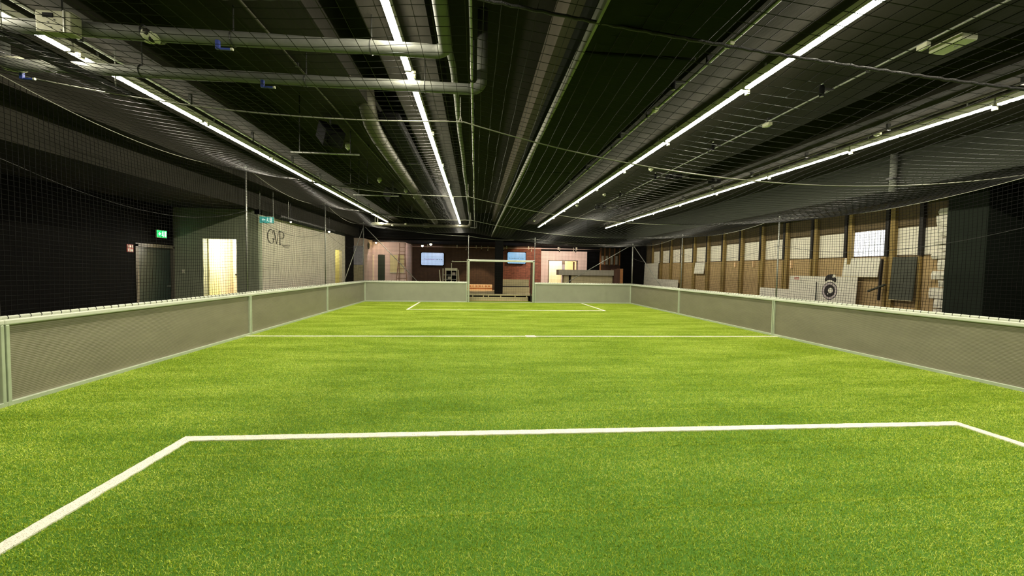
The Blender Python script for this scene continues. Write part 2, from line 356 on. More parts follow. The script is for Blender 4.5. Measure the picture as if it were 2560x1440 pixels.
# ------------------------------------------------------------------ turf and lines
def blades(n, area_fn, hmin, hmax, width, lean, base):
    p = area_fn(n); a = rng.uniform(0, 2*np.pi, n); h = rng.uniform(hmin, hmax, n); wd = width*rng.uniform(.7, 1.3, n)
    dx, dy = np.cos(a)*wd/2, np.sin(a)*wd/2; la = rng.uniform(0, 2*np.pi, n); lr = h*rng.uniform(.1, lean, n)
    lx, ly = np.cos(la)*lr, np.sin(la)*lr-.004*0; v = np.zeros((n, 5, 3))
    for k, (sx, f, t) in enumerate(((-1, 0, 0), (1, 0, 0), (1, .35, .6), (-1, .35, .6), (0, 1, 1))):
        ww = sx*(1 if t == 0 else .8)
        v[:, k, 0] = p[:, 0]+dx*ww+lx*f; v[:, k, 1] = p[:, 1]+dy*ww+ly*f; v[:, k, 2] = base+h*t*(1 if t < 1 else .93)
    return v
def blade_mesh(name, v, m):
    n = len(v); me = bpy.data.meshes.new(name); me.vertices.add(n*5); me.vertices.foreach_set('co', v.reshape(-1))
    idx = np.arange(n)[:, None]*5; q = (idx+np.array([0, 1, 2, 3])).astype(np.int32); t = (idx+np.array([3, 2, 4])).astype(np.int32)
    loops = np.concatenate([q, t], axis=1).reshape(-1); starts = np.stack([np.arange(n)*7, np.arange(n)*7+4], 1).reshape(-1)
    me.loops.add(n*7); me.loops.foreach_set('vertex_index', loops.astype(np.int32)); me.polygons.add(n*2)
    me.polygons.foreach_set('loop_start', starts.astype(np.int32))
    me.polygons.foreach_set('loop_total', np.tile([4, 3], n).astype(np.int32))
    me.update(calc_edges=True); me.validate()
    at = me.attributes.new('blade', 'FLOAT', 'FACE'); at.data.foreach_set('value', np.repeat(rng.uniform(0, 1, n), 2).astype(np.float32))
    me.materials.append(m); return me
turf = thing('artificial_turf', 'bright green artificial turf covering the whole fenced pitch', 'turf', (0, 0, 0))
box(XL-.02, XR+.02, YF, 20.3, 0, .006).build('turf_backing', M['turfbase'], turf)
box(-.30, 2.80, 20.3, 20.95, 0, .02).build('goal_turf_strip', M['turf'], turf)
PS = 1.0
me = blade_mesh('grass_blades', blades(23000, lambda n: rng.uniform(0, PS, (n, 2)), .009, .019, .0027, 1.3, .003), M['turf'])
tb = bpy.data.objects.new('grass_blades', me); C.objects.link(tb); tb.parent = turf; tb['kind'] = 'stuff'
nx, ny = 13, 21
ng = bpy.data.node_groups.new('lay_turf', 'GeometryNodeTree')
ng.interface.new_socket('Geometry', in_out='INPUT', socket_type='NodeSocketGeometry'); ng.interface.new_socket('Geometry', in_out='OUTPUT', socket_type='NodeSocketGeometry')
gi, go = ng.nodes.new('NodeGroupInput'), ng.nodes.new('NodeGroupOutput'); gr = ng.nodes.new('GeometryNodeMeshGrid')
gr.inputs['Size X'].default_value = nx-1; gr.inputs['Size Y'].default_value = (ny-1)*.98; gr.inputs['Vertices X'].default_value = nx; gr.inputs['Vertices Y'].default_value = ny
tr = ng.nodes.new('GeometryNodeTransform'); tr.inputs['Translation'].default_value = (XL+nx/2, YF+ny*.98/2+.02, 0)
ctr = ng.nodes.new('GeometryNodeTransform'); ctr.inputs['Translation'].default_value = (-PS/2, -PS/2, 0)
ip = ng.nodes.new('GeometryNodeInstanceOnPoints'); rv = ng.nodes.new('FunctionNodeRandomValue'); rv.data_type = 'INT'
rv.inputs[4].default_value = 0; rv.inputs[5].default_value = 3
mu = ng.nodes.new('ShaderNodeMath'); mu.operation = 'MULTIPLY'; mu.inputs[1].default_value = math.pi/2
cx = ng.nodes.new('ShaderNodeCombineXYZ'); K = ng.links.new
K(gr.outputs[0], tr.inputs[0]); K(tr.outputs[0], ip.inputs['Points']); K(gi.outputs[0], ctr.inputs[0]); K(ctr.outputs[0], ip.inputs['Instance'])
K(rv.outputs[2], mu.inputs[0]); K(mu.outputs[0], cx.inputs[2]); K(cx.outputs[0], ip.inputs['Rotation']); K(ip.outputs[0], go.inputs[0])
md = tb.modifiers.new('lay', 'NODES'); md.node_group = ng

def turf_line(x0, x1, y0, y1, label):
    t = thing('pitch_line', label, 'line', ((x0+x1)/2, (y0+y1)/2, .006), 'white lines of the pitch')
    s = MB(); L_ = max(x1-x0, y1-y0); n = int(L_/.05)+1; al = (x1-x0) > (y1-y0); pts = []
    for i in range(n+1):
        u = i/n; w1, w2 = random.uniform(-.004, .004), random.uniform(-.004, .004)
        if al:
            x = lerp(x0, x1, u); s.v += [(x, y0+w1, .006), (x, y0+w1, .018), (x, y1+w2, .018), (x, y1+w2, .006)]
        else:
            y = lerp(y0, y1, u); s.v += [(x1+w1, y, .006), (x1+w1, y, .018), (x0+w2, y, .018), (x0+w2, y, .006)]
    for i in range(n):
        for k in range(3): s.f.append((i*4+k, i*4+k+1, i*4+4+k+1, i*4+4+k))
    s.f = [f[::-1] for f in s.f]
    s.build('backing', M['line'], t)
    A = (x1-x0)*(y1-y0)
    v = blades(int(A*14000), lambda n: np.stack([rng.uniform(x0, x1, n), rng.uniform(y0, y1, n)], 1), .004, .008, .003, .9, .016)
    v -= np.array(t.location)
    o = bpy.data.objects.new('white_fibre', blade_mesh('white_fibre', v, M['line'])); C.objects.link(o); o.parent = t; o['kind'] = 'stuff'
turf_line(-2.70, 5.35, 3.95, 4.05, 'white penalty box line running across the turf nearest the camera')
turf_line(-2.70, -2.60, .5, 3.95, 'white line running from the near penalty box corner towards bottom left')
turf_line(5.25, 5.35, .5, 3.95, 'white line leaving the near penalty box corner at the right edge')
turf_line(XL+.03, XR-.03, 9.84, 9.92, 'white halfway line across the middle of the pitch')
turf_line(1.24, 1.48, 9.75, 10.01, 'short thick white centre mark on the halfway line')
turf_line(-2.68, 5.31, 16.25, 16.33, 'far white penalty box line parallel to the goal')
turf_line(-2.68, -2.60, 16.33, 19.95, 'far penalty box side line left of the goal')
turf_line(5.23, 5.31, 16.33, 19.95, 'far penalty box side line right of the goal')

# ------------------------------------------------------------------ boards around the pitch
def rink_board(a, b, label, inward, posts=(True, True)):
    a, b = Vector(a), Vector(b); d = (b-a).normalized(); nrm = Vector(inward); L_ = (b-a).length
    t = thing('rink_board', label, 'board', tuple((a+b)/2), 'grey boards fencing the pitch')
    ez = Vector((0, 0, 1)); s = MB(); n = 42; prof = []      # ribbed panel face
    for i in range(n):
        z0, z1 = .06+.86*i/n, .06+.86*(i+1)/n
        prof += [(z0, .0), (z0+.3*(z1-z0), .0015), (z0+.7*(z1-z0), .0015)]
    prof.append((.92, 0))
    for p in (a, b): s.v += [tuple(p+nrm*o+ez*zz) for zz, o in prof]
    m_ = len(prof); s.f = [(i, i+m_, i+m_+1, i+1) for i in range(m_-1)]
    s.v += [tuple(p-nrm*.02+ez*zz) for p in (a, b) for zz in (.06, .92)]; q = 2*m_; s.f.append((q, q+1, q+3, q+2))
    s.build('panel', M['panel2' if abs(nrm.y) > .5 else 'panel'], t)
    MB().bar(a+ez*.03+nrm*.01, b+ez*.03+nrm*.01, .06, .06).build('bottom_rail', M['alu'], t, bev=.006)
    MB().bar(a+ez*.955+nrm*.005, b+ez*.955+nrm*.005, .07, .065).build('top_rail', M['rail'], t, bev=.015)
    MB().tube([a+ez*1.004-nrm*.01, b+ez*1.004-nrm*.01], .022, 10).build('net_rail', M['rail'], t, smooth=True)
    lac = MB(); n = int(L_/.12)
    for i in range(n):
        c = a+d*(i+.5)*.12+ez*1.004-nrm*.01
        lac.tube([c+.026*(math.cos(t_)*nrm+math.sin(t_)*ez) for t_ in [2*math.pi*j/8 for j in range(9)]], .004, 4, False)
    lac.build('net_lacing', M['net'], t, kind='stuff')
    for c, on in ((a, posts[0]), (b, posts[1])):
        if on:
            e = d*(.027 if c == a else -.027)
            MB().bar(c+e+nrm*.016+ez*.05, c+e+nrm*.016+ez*.925, .05, .035).build('post', M['alu'], t, bev=.006)
names = ['nearest, cut by the picture edge', 'second from the camera, reaching the halfway line', 'third from the camera, just past the halfway line', 'farthest, ending in the far corner']
for i in range(4):
    rink_board((XL, PY[i], 0), (XL, PY[i+1], 0), 'left grey pitch board, '+names[i], (1, 0, 0))
    rink_board((XR, PY[i+1], 0), (XR, PY[i], 0), 'right grey pitch board, '+['beside the camera, just outside the picture', 'nearest one, cut by the picture edge', 'past the halfway line with a bluish reflection', 'farthest, ending in the far corner'][i], (-1, 0, 0))
GX0, GX1 = -.33, 2.84
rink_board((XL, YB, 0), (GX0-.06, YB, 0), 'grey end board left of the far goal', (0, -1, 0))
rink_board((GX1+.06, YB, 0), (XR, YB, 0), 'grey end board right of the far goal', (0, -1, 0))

# ------------------------------------------------------------------ goal
g = thing('football_goal', 'pale metal football goal let into the far end boards', 'goal', ((GX0+GX1)/2, YB, 0))
for x, nm in ((GX0, 'goal_post'), (GX1, 'goal_post')):
    MB().box(x-.045, x+.045, YB-.05, YB+.05, .0, 2.09).build(nm, M['alu'], g, bev=.02)
MB().box(GX0-.045, GX1+.045, YB-.05, YB+.05, 2.0, 2.10).build('crossbar', M['rail'], g, bev=.02)
MB().box(GX0, GX1, YB-.02, YB+.02, .0, .04).build('ground_bar', M['alu'], g, bev=.01)
for x in (GX0-.02, GX1+.0):
    MB().tube([(x, YB+.05, 2.02), (x, YB+.85, 2.02), (x, YB+.9, 1.97), (x, YB+.9, .03)], .02, 8).build('back_stay', M['galv'], g, smooth=True)
nt_ = MB()
for k in range(29):
    zz = .04+k*.07
    nt_.tube([(GX1-.03, YB+.05, zz), (GX1-.03, YB+.88, zz)], .003, 3, False)
    nt_.tube([(GX0+.03, YB+.05, zz), (GX0+.03, YB+.88, zz)], .003, 3, False)
for k in range(13):
    yy = YB+.05+k*.069
    nt_.tube([(GX1-.03, yy, .03), (GX1-.03, yy, 2.0)], .003, 3, False); nt_.tube([(GX0+.03, yy, .03), (GX0+.03, yy, 2.0)], .003, 3, False)
for k in range(27):
    x = GX0+k*.12; nt_.tube([(x, YB+.05, 2.03), (x, YB+.89, 2.01), (x, YB+.89, .03)], .0025, 3, False)
for k in range(17):
    nt_.tube([(GX0, YB+.89, .03+k*.12), (GX1, YB+.89, .03+k*.12)], .0025, 3, False)
nt_.build('goal_net', M['net'], g, kind='stuff')

# ------------------------------------------------------------------ net poles
LT = {5.03: 3.72, 10.06: 3.88, 15.08: 3.84, 20.05: 3.72}; RT = {5.03: 3.1, 10.06: 3.08, 15.08: 3.04, 20.05: 2.98}
def pole(x, y, z, label, r=.019):
    t = thing('net_pole', label, 'pole', (x, y, 0), 'steel poles carrying the ball net')
    pl = MB().tube([(x, y, 0), (x, y, z)], r, 10).build('pole', M['galv'], t, smooth=True)
    MB().lathe((x, y, z), [(0, r*1.15), (.03, r*1.15), (.045, r*.5)], 10).build('cap', M['galv'], pl, smooth=True)
    MB().tube([(x, y, z-.06), (x+.05, y, z-.06), (x+.05, y, z-.02)], .006, 6).build('hook', M['galv'], pl)
    MB().box(x-.04, x+.04, y-.035, y+.035, .86, .93).build('clamp', M['galv'], pl, bev=.005)
wh = {5.03: 'nearest the camera', 10.06: 'beside the halfway line', 15.08: 'between the halfway line and the far corner', 20.05: 'in the far corner'}
for y in LT: pole(XL-.05, y+.02, LT[y], 'tall left net pole '+wh[y])
for y in RT:
    if y > 6: pole(XR+.05, y+.02, RT[y], 'short right net pole '+wh[y], .03 if y > 20 else .019)
pole(GX0-.02, YB+.08, 3.22, 'net pole rising from the left post of the far goal')
pole(GX1+.06, YB+.08, 3.18, 'net pole rising from the right post of the far goal')
def brace(a, b, label):
    t = thing('pole_brace', label, 'brace', b, 'slanted braces of the corner poles')
    MB().tube([a, b], .017, 8).build('tube', M['galv'], t, smooth=True)
    MB().box(b[0]-.06, b[0]+.06, b[1]-.05, b[1]+.05, b[2], b[2]+.02).build('foot_plate', M['galv'], t)
brace((XL-.06, YB+.05, 3.55), (-5.75, 17.5, 0), 'steel brace slanting down outside the left boards from the far corner pole')
brace((XL, YB+.14, 3.55), (-1.94, 20.75, 0), 'long steel brace slanting right behind the left end board')
brace((XR, YB+.14, 2.95), (3.0, 20.9, 0), 'long steel brace slanting left in front of the bar counter')
brace((XR+.08, YB+.05, 2.95), (8.22, 15.9, 0), 'steel brace slanting down outside the right boards from the far corner pole')

# ------------------------------------------------------------------ nets
def edge(T, y, sag):
    ks = sorted(T)
    if y <= ks[0]: return T[ks[0]]-sag*.5*math.sin(math.pi*min(1, (ks[0]-y)/5.2))
    for a, b in zip(ks, ks[1:]):
        if y <= b:
            u = (y-a)/(b-a); return lerp(T[a], T[b], u)-sag*4*u*(1-u)
    return T[ks[-1]]
zl = lambda y: edge(LT, y, .26)
zr = lambda y: edge(RT, y, .20)
def zmid(y): return 3.40+.05*math.sin(y*.6)
def sgx(y): return .14 if y < 2.8 else (lerp(.14, .42, min(1, (y-2.8)/2.2)) if y < 5.03 else .44-.012*(y-5))
def roofz(x, y):
    bay = abs(math.sin(math.pi*(y-5.03)/5.02))
    if x < -.2:
        u = (x-XL)/(-.2-XL); return lerp(zl(y), zmid(y), u)-.20*4*u*(1-u)*(.8+.3*bay)
    u = (x+.2)/(XR+.2); return lerp(zmid(y), zr(y), u)-sgx(y)*4*u*(1-u)*(1+.12*bay)
def side_net(label, x, T, sag, name):
    t = thing('ball_net', label, 'net', (x, 10, 1.02), 'black ball nets around and above the pitch')
    s = MB(); st = .06; n = int((YB-.6)/st)
    for i in range(n+1):
        y = .6+i*st; zt = edge(T, y, sag); bow = .05*math.sin(math.pi*(y % 5.02)/5.02)
        s.tube([(x+bow*math.sin(math.pi*k/4)+random.uniform(-.004, .004), y+random.uniform(-.006, .006), lerp(1.02, zt, k/4)) for k in range(5)], .003, 3, False)
    rows = int((edge(T, 10.06, sag)-1.02)/st)
    for j in range(1, rows):
        s.tube([(x+.05*math.sin(math.pi*(y % 5.02)/5.02)*math.sin(math.pi*j/rows), y, lerp(1.02, edge(T, y, sag), j/rows)+.006*math.sin(y*7+j)) for y in np.arange(.6, YB+.01, .36)], .003, 3, False)
    s.build('mesh', M['sidenet'], t, kind='stuff')
    MB().tube([(x, y, edge(T, y, sag)) for y in np.arange(0, YB+.01, .25)], .0045, 6).build('top_rope', M['rope'], t, smooth=True)
    zz = [(x, y, lerp(1.02, edge(T, y, sag*2.2), .66)) for y in np.arange(0, YB+.01, .25)]
    MB().tube(zz, .004, 5).build('seam_cord', M['drope'], t, smooth=True)
    return t
side_net('black ball net hanging along the left boards', XL-.02, LT, .26, 'left')
side_net('black ball net hanging along the right boards', XR+.02, RT, .20, 'right')
BT = {XL: 3.72, GX0: 3.22, GX1: 3.16, XR: 2.98}
t = thing('ball_net', 'black ball net closing the far end above the boards and goal', 'net', (1.25, YB+.04, 1.02), 'black ball nets around and above the pitch')
s = MB()
for i in range(int((XR-XL)/.06)+1):
    x = XL+i*.06; zt = edge(BT, x, .12); zb = 2.1 if GX0 < x < GX1 else 1.02
    s.tube([(x, YB+.05, lerp(zb, zt, k/2)) for k in range(3)], .003, 3, False)
for j in range(1, 44):
    for x0, x1 in ((XL, GX0), (GX0, GX1), (GX1, XR)):
        n = int((x1-x0)/.3)+1
        zb = 2.1 if x0 == GX0 else 1.02
        pts = [(lerp(x0, x1, k/n), YB+.05, 1.02+j*.06) for k in range(n+1)]
        if pts[0][2] < zb: continue
        pts = [(p[0], p[1], min(p[2], edge(BT, p[0], .12))) for p in pts]
        s.tube(pts, .003, 3, False)
s.build('mesh', M['sidenet'], t, kind='stuff')
MB().tube([(x, YB+.05, edge(BT, x, .12)) for x in np.arange(XL, XR+.01, .25)], .006, 6).build('top_rope', M['rope'], t, smooth=True)
# roof net
t = thing('ball_net', 'wide meshed black ball net sagging over the pitch as a roof', 'net', (1.2, 10, 3.3), 'black ball nets around and above the pitch')
s = MB(); st = .12; y = .4
while y < YB:
    s.tube([(x, y+random.uniform(-.006, .006), roofz(x, y)) for x in np.linspace(XL, XR, 34)], .0027, 3, False); y += st
x = XL+st
while x < XR:
    s.tube([(x+random.uniform(-.006, .006), yy, roofz(x, yy)) for yy in np.arange(.4, YB+.01, .4)], .0027, 3, False); x += st
s.build('mesh', M['net'], t, kind='stuff')
for y in (5.03, 10.06, 15.08):
    MB().tube([(x, y, roofz(x, y)-.01) for x in np.linspace(XL, XR, 60)], .007, 6).build('steel_rope', M['rope'], t, smooth=True)
    z0 = roofz(-.2, y)
    MB().tube([(-.2, y, z0), (-.2, y, 3.68)], .004, 5).tube([(-.2, y, z0+.05), (-.22, y, z0-.03), (-.18, y, z0-.03), (-.2, y, z0+.05)], .006, 5, False).build('hanger', M['rope'], t)
pts = []
for x in np.linspace(XL, XR, 240):
    pts.append((x+.004*math.sin(x*90), 2.8+.006*math.sin(x*70), roofz(x, 2.8)-.012))
MB().tube(pts, .011, 6).build('thick_seam_rope', M['drope'], t, smooth=True)

# ------------------------------------------------------------------ tube lights
def make_light(L_):
    t = thing('tube_light', 'x', 'light', (0, 0, 0), 'tube lights mounted in four rows under the ceiling')
    h = L_/2-.02
    s = MB(); w_ = .033
    prof = [(-w_-.002, .013), (-w_*.9, 0), (w_*.9, 0), (w_+.002, .013)]
    s.v = [(x, y, z) for y in (-h, h) for x, z in prof]; n = 4
    s.f = [(i, i+1, n+i+1, n+i) for i in range(n-1)]
    s.build('diffuser', M['tube'], t)
    hs = MB().box(-.036, .036, -h, h, .013, .10).build('housing', M['fixture'], t, bev=.006)
    for e in (-1, 1):
        MB().box(-.035, .035, e*h-.008, e*h+.008, .0, .10).build('end_cap', M['fixture'], hs)
        MB().box(-.008, .008, e*h*.7-.008, e*h*.7+.008, .10, .16).build('hanger', M['galv'], hs)
    MB().box(.045, .075, -h+.02, -h+.07, -.03, .03).box(.03, .05, -h+.02, -h+.05, .02, .06).build('clip', M['offwhite'], hs)
    return t
def ordinal(k): return ['farthest', 'second farthest', 'third from far end', 'fourth from far end', 'fifth from far end', 'sixth from far end', 'seventh from far end', 'eighth from far end', 'ninth from far end', 'tenth from far end', 'nearly above the camera', 'one behind the camera'][k]
protos = {}
rows = [('leftmost row', -4.27, 20.45), ('row left of the big beam', -.78, 20.35), ('row right of the big beam', 3.22, 21.2), ('rightmost row', 6.68, 20.85)]
for nm, x, yend in rows:
    edges = [yend]; y = 19.3
    first = 6.88 if x < 0 else (4.78 if x < 4 else 4.83)
    g0 = first-2.07*3; es = [g0+2.07*k for k in range(12) if g0+2.07*k < yend-.6]+[yend]
    es = es[::-1]
    for k in range(len(es)-1):
        b, a = es[k], es[k+1]
        if b < .3: continue
        L_ = round(b-a, 2)
        lab = 'glowing tube light, %s, %s' % (ordinal(k), nm)
        loc = (x, (a+b)/2, 3.84)
        if L_ not in protos: o = make_light(L_); o.location = loc; o['label'] = lab; protos[L_] = o
        else: copy_tree(protos[L_], loc, lab)
def rail(x, z, y0, y1, w_, label, name='cable_conduit', cat='conduit', m='galv', r=.014, step=1.6):
    t = thing(name, label, cat, (x, y0, z), 'thin conduits running the length of the hall')
    MB().tube([(x, y0, z), (x, y1, z)], r, 8).build('tube', M[m], t, smooth=True)
    y = y0+.9
    while y < y1:
        MB().box(x-r*1.5, x+r*1.5, y-.015, y+.015, z-r*1.4, max(z+.02, CZ)).build('saddle', M['dsteel'], t); y += step
    return t
rail(-3.98, 3.87, .5, 20.4, .03, 'pale conduit following the leftmost row of lights', m='rail', r=.012)
rail(-2.1, 3.97, 1, 20, .03, 'thin conduit on the ceiling rib left of the spiral duct', r=.012, m='duct')
rail(-.06, 3.6, .3, 20.3, .03, 'thin shiny conduit down the middle beside the insulated pipe', r=.014)
rail(2.52, 3.93, .3, 23, .03, 'shiny conduit with spotlights right of the big beam', r=.018)
rail(4.42, 3.95, .3, 21, .03, 'thin conduit between the two right rows of lights', r=.011)
rail(6.42, 3.93, .3, 21, .03, 'grey conduit beside the rightmost row of lights', m='duct', r=.018)

# small fittings on the conduits
def track_spot(x, y, z, label, d=1):
    t = thing('track_spotlight', label, 'spotlight', (x, y, z), 'small dark spotlights clipped to the conduits')
    MB().box(x-.012, x+d*-.16, y-.012, y+.012, z-.012, z+.012).build('arm', M['dsteel'], t)
    MB().lathe((x-d*.16, y, z-.09), [(0, .028), (.10, .03), (.14, .02)], 12).build('head', M['black'], t, smooth=True)
    MB().lathe((x-d*.16, y, z-.095), [(0, .022), (.006, .022)], 12).build('lens_ring', M['galv'], t)
    MB().lathe((x-d*.16, y, z+.05), [(0, .012), (.02, .012)], 8).build('knob', M['offwhite'], t)
for k, y in enumerate((3.1, 4.85, 6.7, 8.8, 10.4, 12.4, 14.6)):
    track_spot(2.5, y, 3.91, 'dark spotlight on the shiny conduit right of the beam, '+['nearest the camera', 'second nearest', 'third nearest', 'fourth nearest', 'fifth nearest', 'sixth nearest', 'farthest'][k])
for k, y in enumerate((4.85, 7.2, 9.6, 12.0, 14.5)):
    track_spot(4.42, y, 3.93, 'dark spotlight on the thin right conduit, '+['nearest the camera', 'second nearest', 'third nearest', 'fourth nearest', 'farthest'][k])
for k, (x, y, s_) in enumerate(((4.44, 6.05, .07), (4.42, 3.82, .05), (2.5, 4.0, .05), (2.5, 5.7, .06), (6.45, 6.2, .05))):
    t = thing('junction_box', 'small pale junction box on '+['the thin right conduit, farther one', 'the thin right conduit, nearer one', 'the shiny conduit by the beam, nearer one', 'the shiny conduit by the beam, farther one', 'the conduit beside the rightmost lights'][k], 'box', (x, y, 3.93), 'small junction boxes on the conduits')
    MB().box(x-s_*.5, x+s_*.5, y-s_, y+s_, 3.89, 3.94).build('box', M['offwhite'], t, bev=.008)
    MB().box(x-s_*.3, x+s_*.3, y-s_*.6, y+s_*.6, 3.882, 3.89).build('lid', M['offwhite'], t)
t = thing('emergency_light', 'flat off-white emergency light on the ceiling at the upper right', 'light', (4.76, 3.84, 3.97))
MB().box(4.66, 4.84, 3.68, 3.98, 3.93, 4.0).build('housing', M['offwhite'], t, bev=.015)
MB().lathe((4.75, 3.80, 3.925), [(0, .018), (.006, .02)], 12).build('sensor', M['galv'], t)
for k, (x, y) in enumerate(((3.95, 9.15), (3.9, 12.4), (3.6, 14.6), (2.75, 19.5))):
    t = thing('smoke_detector', 'white round smoke detector on the right ceiling, '+['nearest the camera', 'second nearest', 'third nearest', 'farthest'][k], 'smoke detector', (x, y, 3.97), 'smoke detectors on the right ceiling')
    MB().lathe((x, y, 3.93), [(0, .03), (.02, .05), (.045, .055), (.07, .05)], 16).build('body', M['offwhite'], t, smooth=True)
    MB().lathe((x, y, 3.915), [(0, .012), (.016, .014)], 10).build('sensor_tip', M['offwhite'], t)
def projector(x, y, z, s_, label, rod=None):
    t = thing('projector', label, 'projector', (x, y, z))
    MB().box(x-.17*s_, x+.17*s_, y-.14*s_, y+.14*s_, z-.06*s_, z+.06*s_).build('body', M['black'], t, bev=.02*s_)
    MB().lathe((x-.06*s_, y-.14*s_, z), [(0, .04*s_), (.04*s_, .045*s_)], 14, (0, -1, 0)).build('lens', M['dsteel'], t)
    MB().tube([(x, y, z+.05*s_), (x, y, 4.0)], .015, 8).build('ceiling_mount', M['dsteel'], t)
    if rod: MB().tube([(x+.15*s_, y, z), rod], .009, 6).build('rod', M['rope'], t)
projector(4.62, 9.4, 3.86, .9, 'black projector with pale rod among the right conduits, nearer one', (5.5, 9.5, 3.86))
projector(5.9, 9.85, 3.9, .7, 'black box fitting beside the rightmost lights')
projector(4.4, 14.3, 3.88, .9, 'black projector with pale rod among the right conduits, farther one', (5.0, 14.3, 3.88))

# ------------------------------------------------------------------ insulated pipes
def arc(c, r, a0, a1, ex, ey, n=6):
    c, ex, ey = Vector(c), Vector(ex), Vector(ey)
    return [c+r*(math.cos(lerp(a0, a1, k/n))*ex+math.sin(lerp(a0, a1, k/n))*ey) for k in range(n+1)]
t = thing('insulated_pipe', 'grey insulated pipe crossing the ceiling nearest the camera and turning along the hall', 'pipe', (-.3, 4.07, 3.7))
MB().tube([(-8.1, 4.07, 3.7)]+[(-8+.5*k, 4.07, 3.7+.004*math.sin(k*2.3)) for k in range(15)]+arc((-.42, 3.95, 3.7), .12, math.pi/2, 0, (1, 0, 0), (0, 1, 0))+[(-.3, 3.0, 3.7), (-.31, .2, 3.7)], .062, 18).build('pipe', M['pipe'], t, smooth=True)
for x in (-6.2, -3.66, -2.23, -1.0):
    MB().tube([(x, 4.07, 3.74), (x, 4.07, 4.6)], .006, 6).tube([(x, 4.07+.066*math.cos(a), 3.7+.066*math.sin(a)) for a in [k*math.pi/6 for k in range(13)]], .006, 5, False).build('hanger', M['dsteel'], t)
t = thing('insulated_pipe', 'second grey insulated pipe crossing the ceiling and bending up near the middle', 'pipe', (-1, 4.86, 3.7))
MB().tube([(-5.05, 4.95, 3.95), (-5.0, 4.9, 3.74)]+[(-4.85, 4.86, 3.70)]+[(-4.6+.5*k, 4.86, 3.7+.004*math.sin(k*1.9)) for k in range(9)]+arc((-.07, 4.86, 3.82), .12, -math.pi/2, 0, (1, 0, 0), (0, 0, 1))+[(.05, 4.86, 4.6)], .06, 18).build('pipe', M['pipe'], t, smooth=True)
for x in (-3.6, -1.9, -.6):
    MB().tube([(x, 4.86, 3.74), (x, 4.86, 4.6)], .006, 6).tube([(x, 4.86+.064*math.cos(a), 3.7+.064*math.sin(a)) for a in [k*math.pi/6 for k in range(13)]], .006, 5, False).build('hanger', M['dsteel'], t)
MB().lathe((-5.02, 4.92, 3.74), [(0, .04), (.04, .075), (.2, .08), (.24, .06)], 14, (1, -.1, -.1)).build('end_wrap', M['offwhite'], t, smooth=True)
t = thing('insulated_pipe', 'long slim insulated pipe running down the hall beside the middle conduit', 'pipe', (-.27, 5, 3.7))
MB().tube([(-.3, 4.15, 3.84)]+[(-.275+.006*math.sin(k*1.7), 4.6+k*.8, 3.85+.005*math.sin(k*2.1)) for k in range(19)]+[(-.275, 19.5, 3.85)], .037, 12).build('pipe', M['pipe'], t, smooth=True)
for y in (6.5, 9.5, 12.5, 16):
    MB().tube([(-.275, y, 3.87), (-.275, y, 4.6)], .005, 6).build('hanger', M['dsteel'], t)
t = thing('insulated_pipe', 'grey green pipe crossing the hall at the far end below the light rows', 'pipe', (-2, 19.9, 3.66))
MB().tube([(-4.86, 19.9, 3.66)]+[(-4.7+.5*k, 19.9, 3.66) for k in range(9)]+arc((-.45, 19.9, 3.84), .18, -math.pi/2, 0, (1, 0, 0), (0, 0, 1))+[(-.27, 19.9, 4.6)], .075, 14).build('pipe', M['duct'], t, smooth=True)
MB().lathe((-2.5, 19.9, 3.66), [(0, .085), (.05, .11), (.25, .11), (.3, .085)], 14, (1, 0, 0)).build('coupling', M['duct'], t, smooth=True)
MB().lathe((-4.9, 19.88, 3.68), [(0, .03), (.04, .08), (.5, .08), (.6, .05)], 14, (1, 0, 0)).build('end_wrap', M['offwhite'], t, smooth=True)
for x in (-4.72, -4.6): MB().tube([(x, 19.88, 3.7), (x, 19.88, 4.6)], .015, 6).build('hanger', M['offwhite'], t)
MB().tube([(-.27, 19.98, 3.62), (.0, 19.98, 3.62), (.03, 19.98, 3.66), (.03, 19.98, 3.9)], .02, 8).build('branch', M['pipe'], t, smooth=True)
for k, (x, y, z) in enumerate(((-3.9, 19.8, 3.58), (-3.3, 19.8, 3.66))):
    single(MB().lathe((x, y, z), [(0, .02), (.02, .06), (.06, .06), (.08, .03)], 12), 'pipe_valve', M['offwhite'], 'small pale valve on the far cross pipe, '+['left one', 'right one'][k], 'valve', 'valves on the far cross pipe')
t = thing('junction_box', 'white square box with dark slot strapped to the nearest grey pipe', 'box', (-3.6, 3.98, 3.66))
cs = MB().box(-3.72, -3.44, 3.90, 4.0, 3.58, 3.76).build('case', M['dull'], t, bev=.01)
MB().box(-3.66, -3.58, 3.894, 3.90, 3.70, 3.735).build('slot', M['black'], cs)
MB().box(-3.50, -3.49, 3.892, 3.90, 3.58, 3.76).build('strap', M['galv'], cs)
for dx, dz in ((0, 0), (.05, .02), (.02, -.04), (.10, -.06)):
    MB().lathe((-3.62+dx, 3.9, 3.66+dz), [(0, .006), (.006, .006)], 8, (0, -1, 0)).build('screw', M['dsteel'], cs)
t = thing('pipe_collar', 'ragged pale plaster patch wrapped round the nearest grey pipe', 'collar', (-2.9, 4.0, 3.68))
for k in range(9):
    a = -math.pi/2-1.3+k*.32; c = Vector((-2.9+random.uniform(-.06, .06), 4.07+.066*math.cos(a), 3.7+.066*math.sin(a)))
    MB().lathe(c, [(-.012, .02), (0, .035+.01*(k % 3)), (.012, .02)], 7, (random.uniform(-.3, .3), math.cos(a), math.sin(a))).build('plaster_flake', M['offwhite' if k % 3 else 'bar'], t)
MB().tube([(-2.98, 4.07+.066*math.cos(a), 3.7+.066*math.sin(a)) for a in [k*math.pi/6 for k in range(13)]], .008, 5, False).build('wire', M['dsteel'], t)
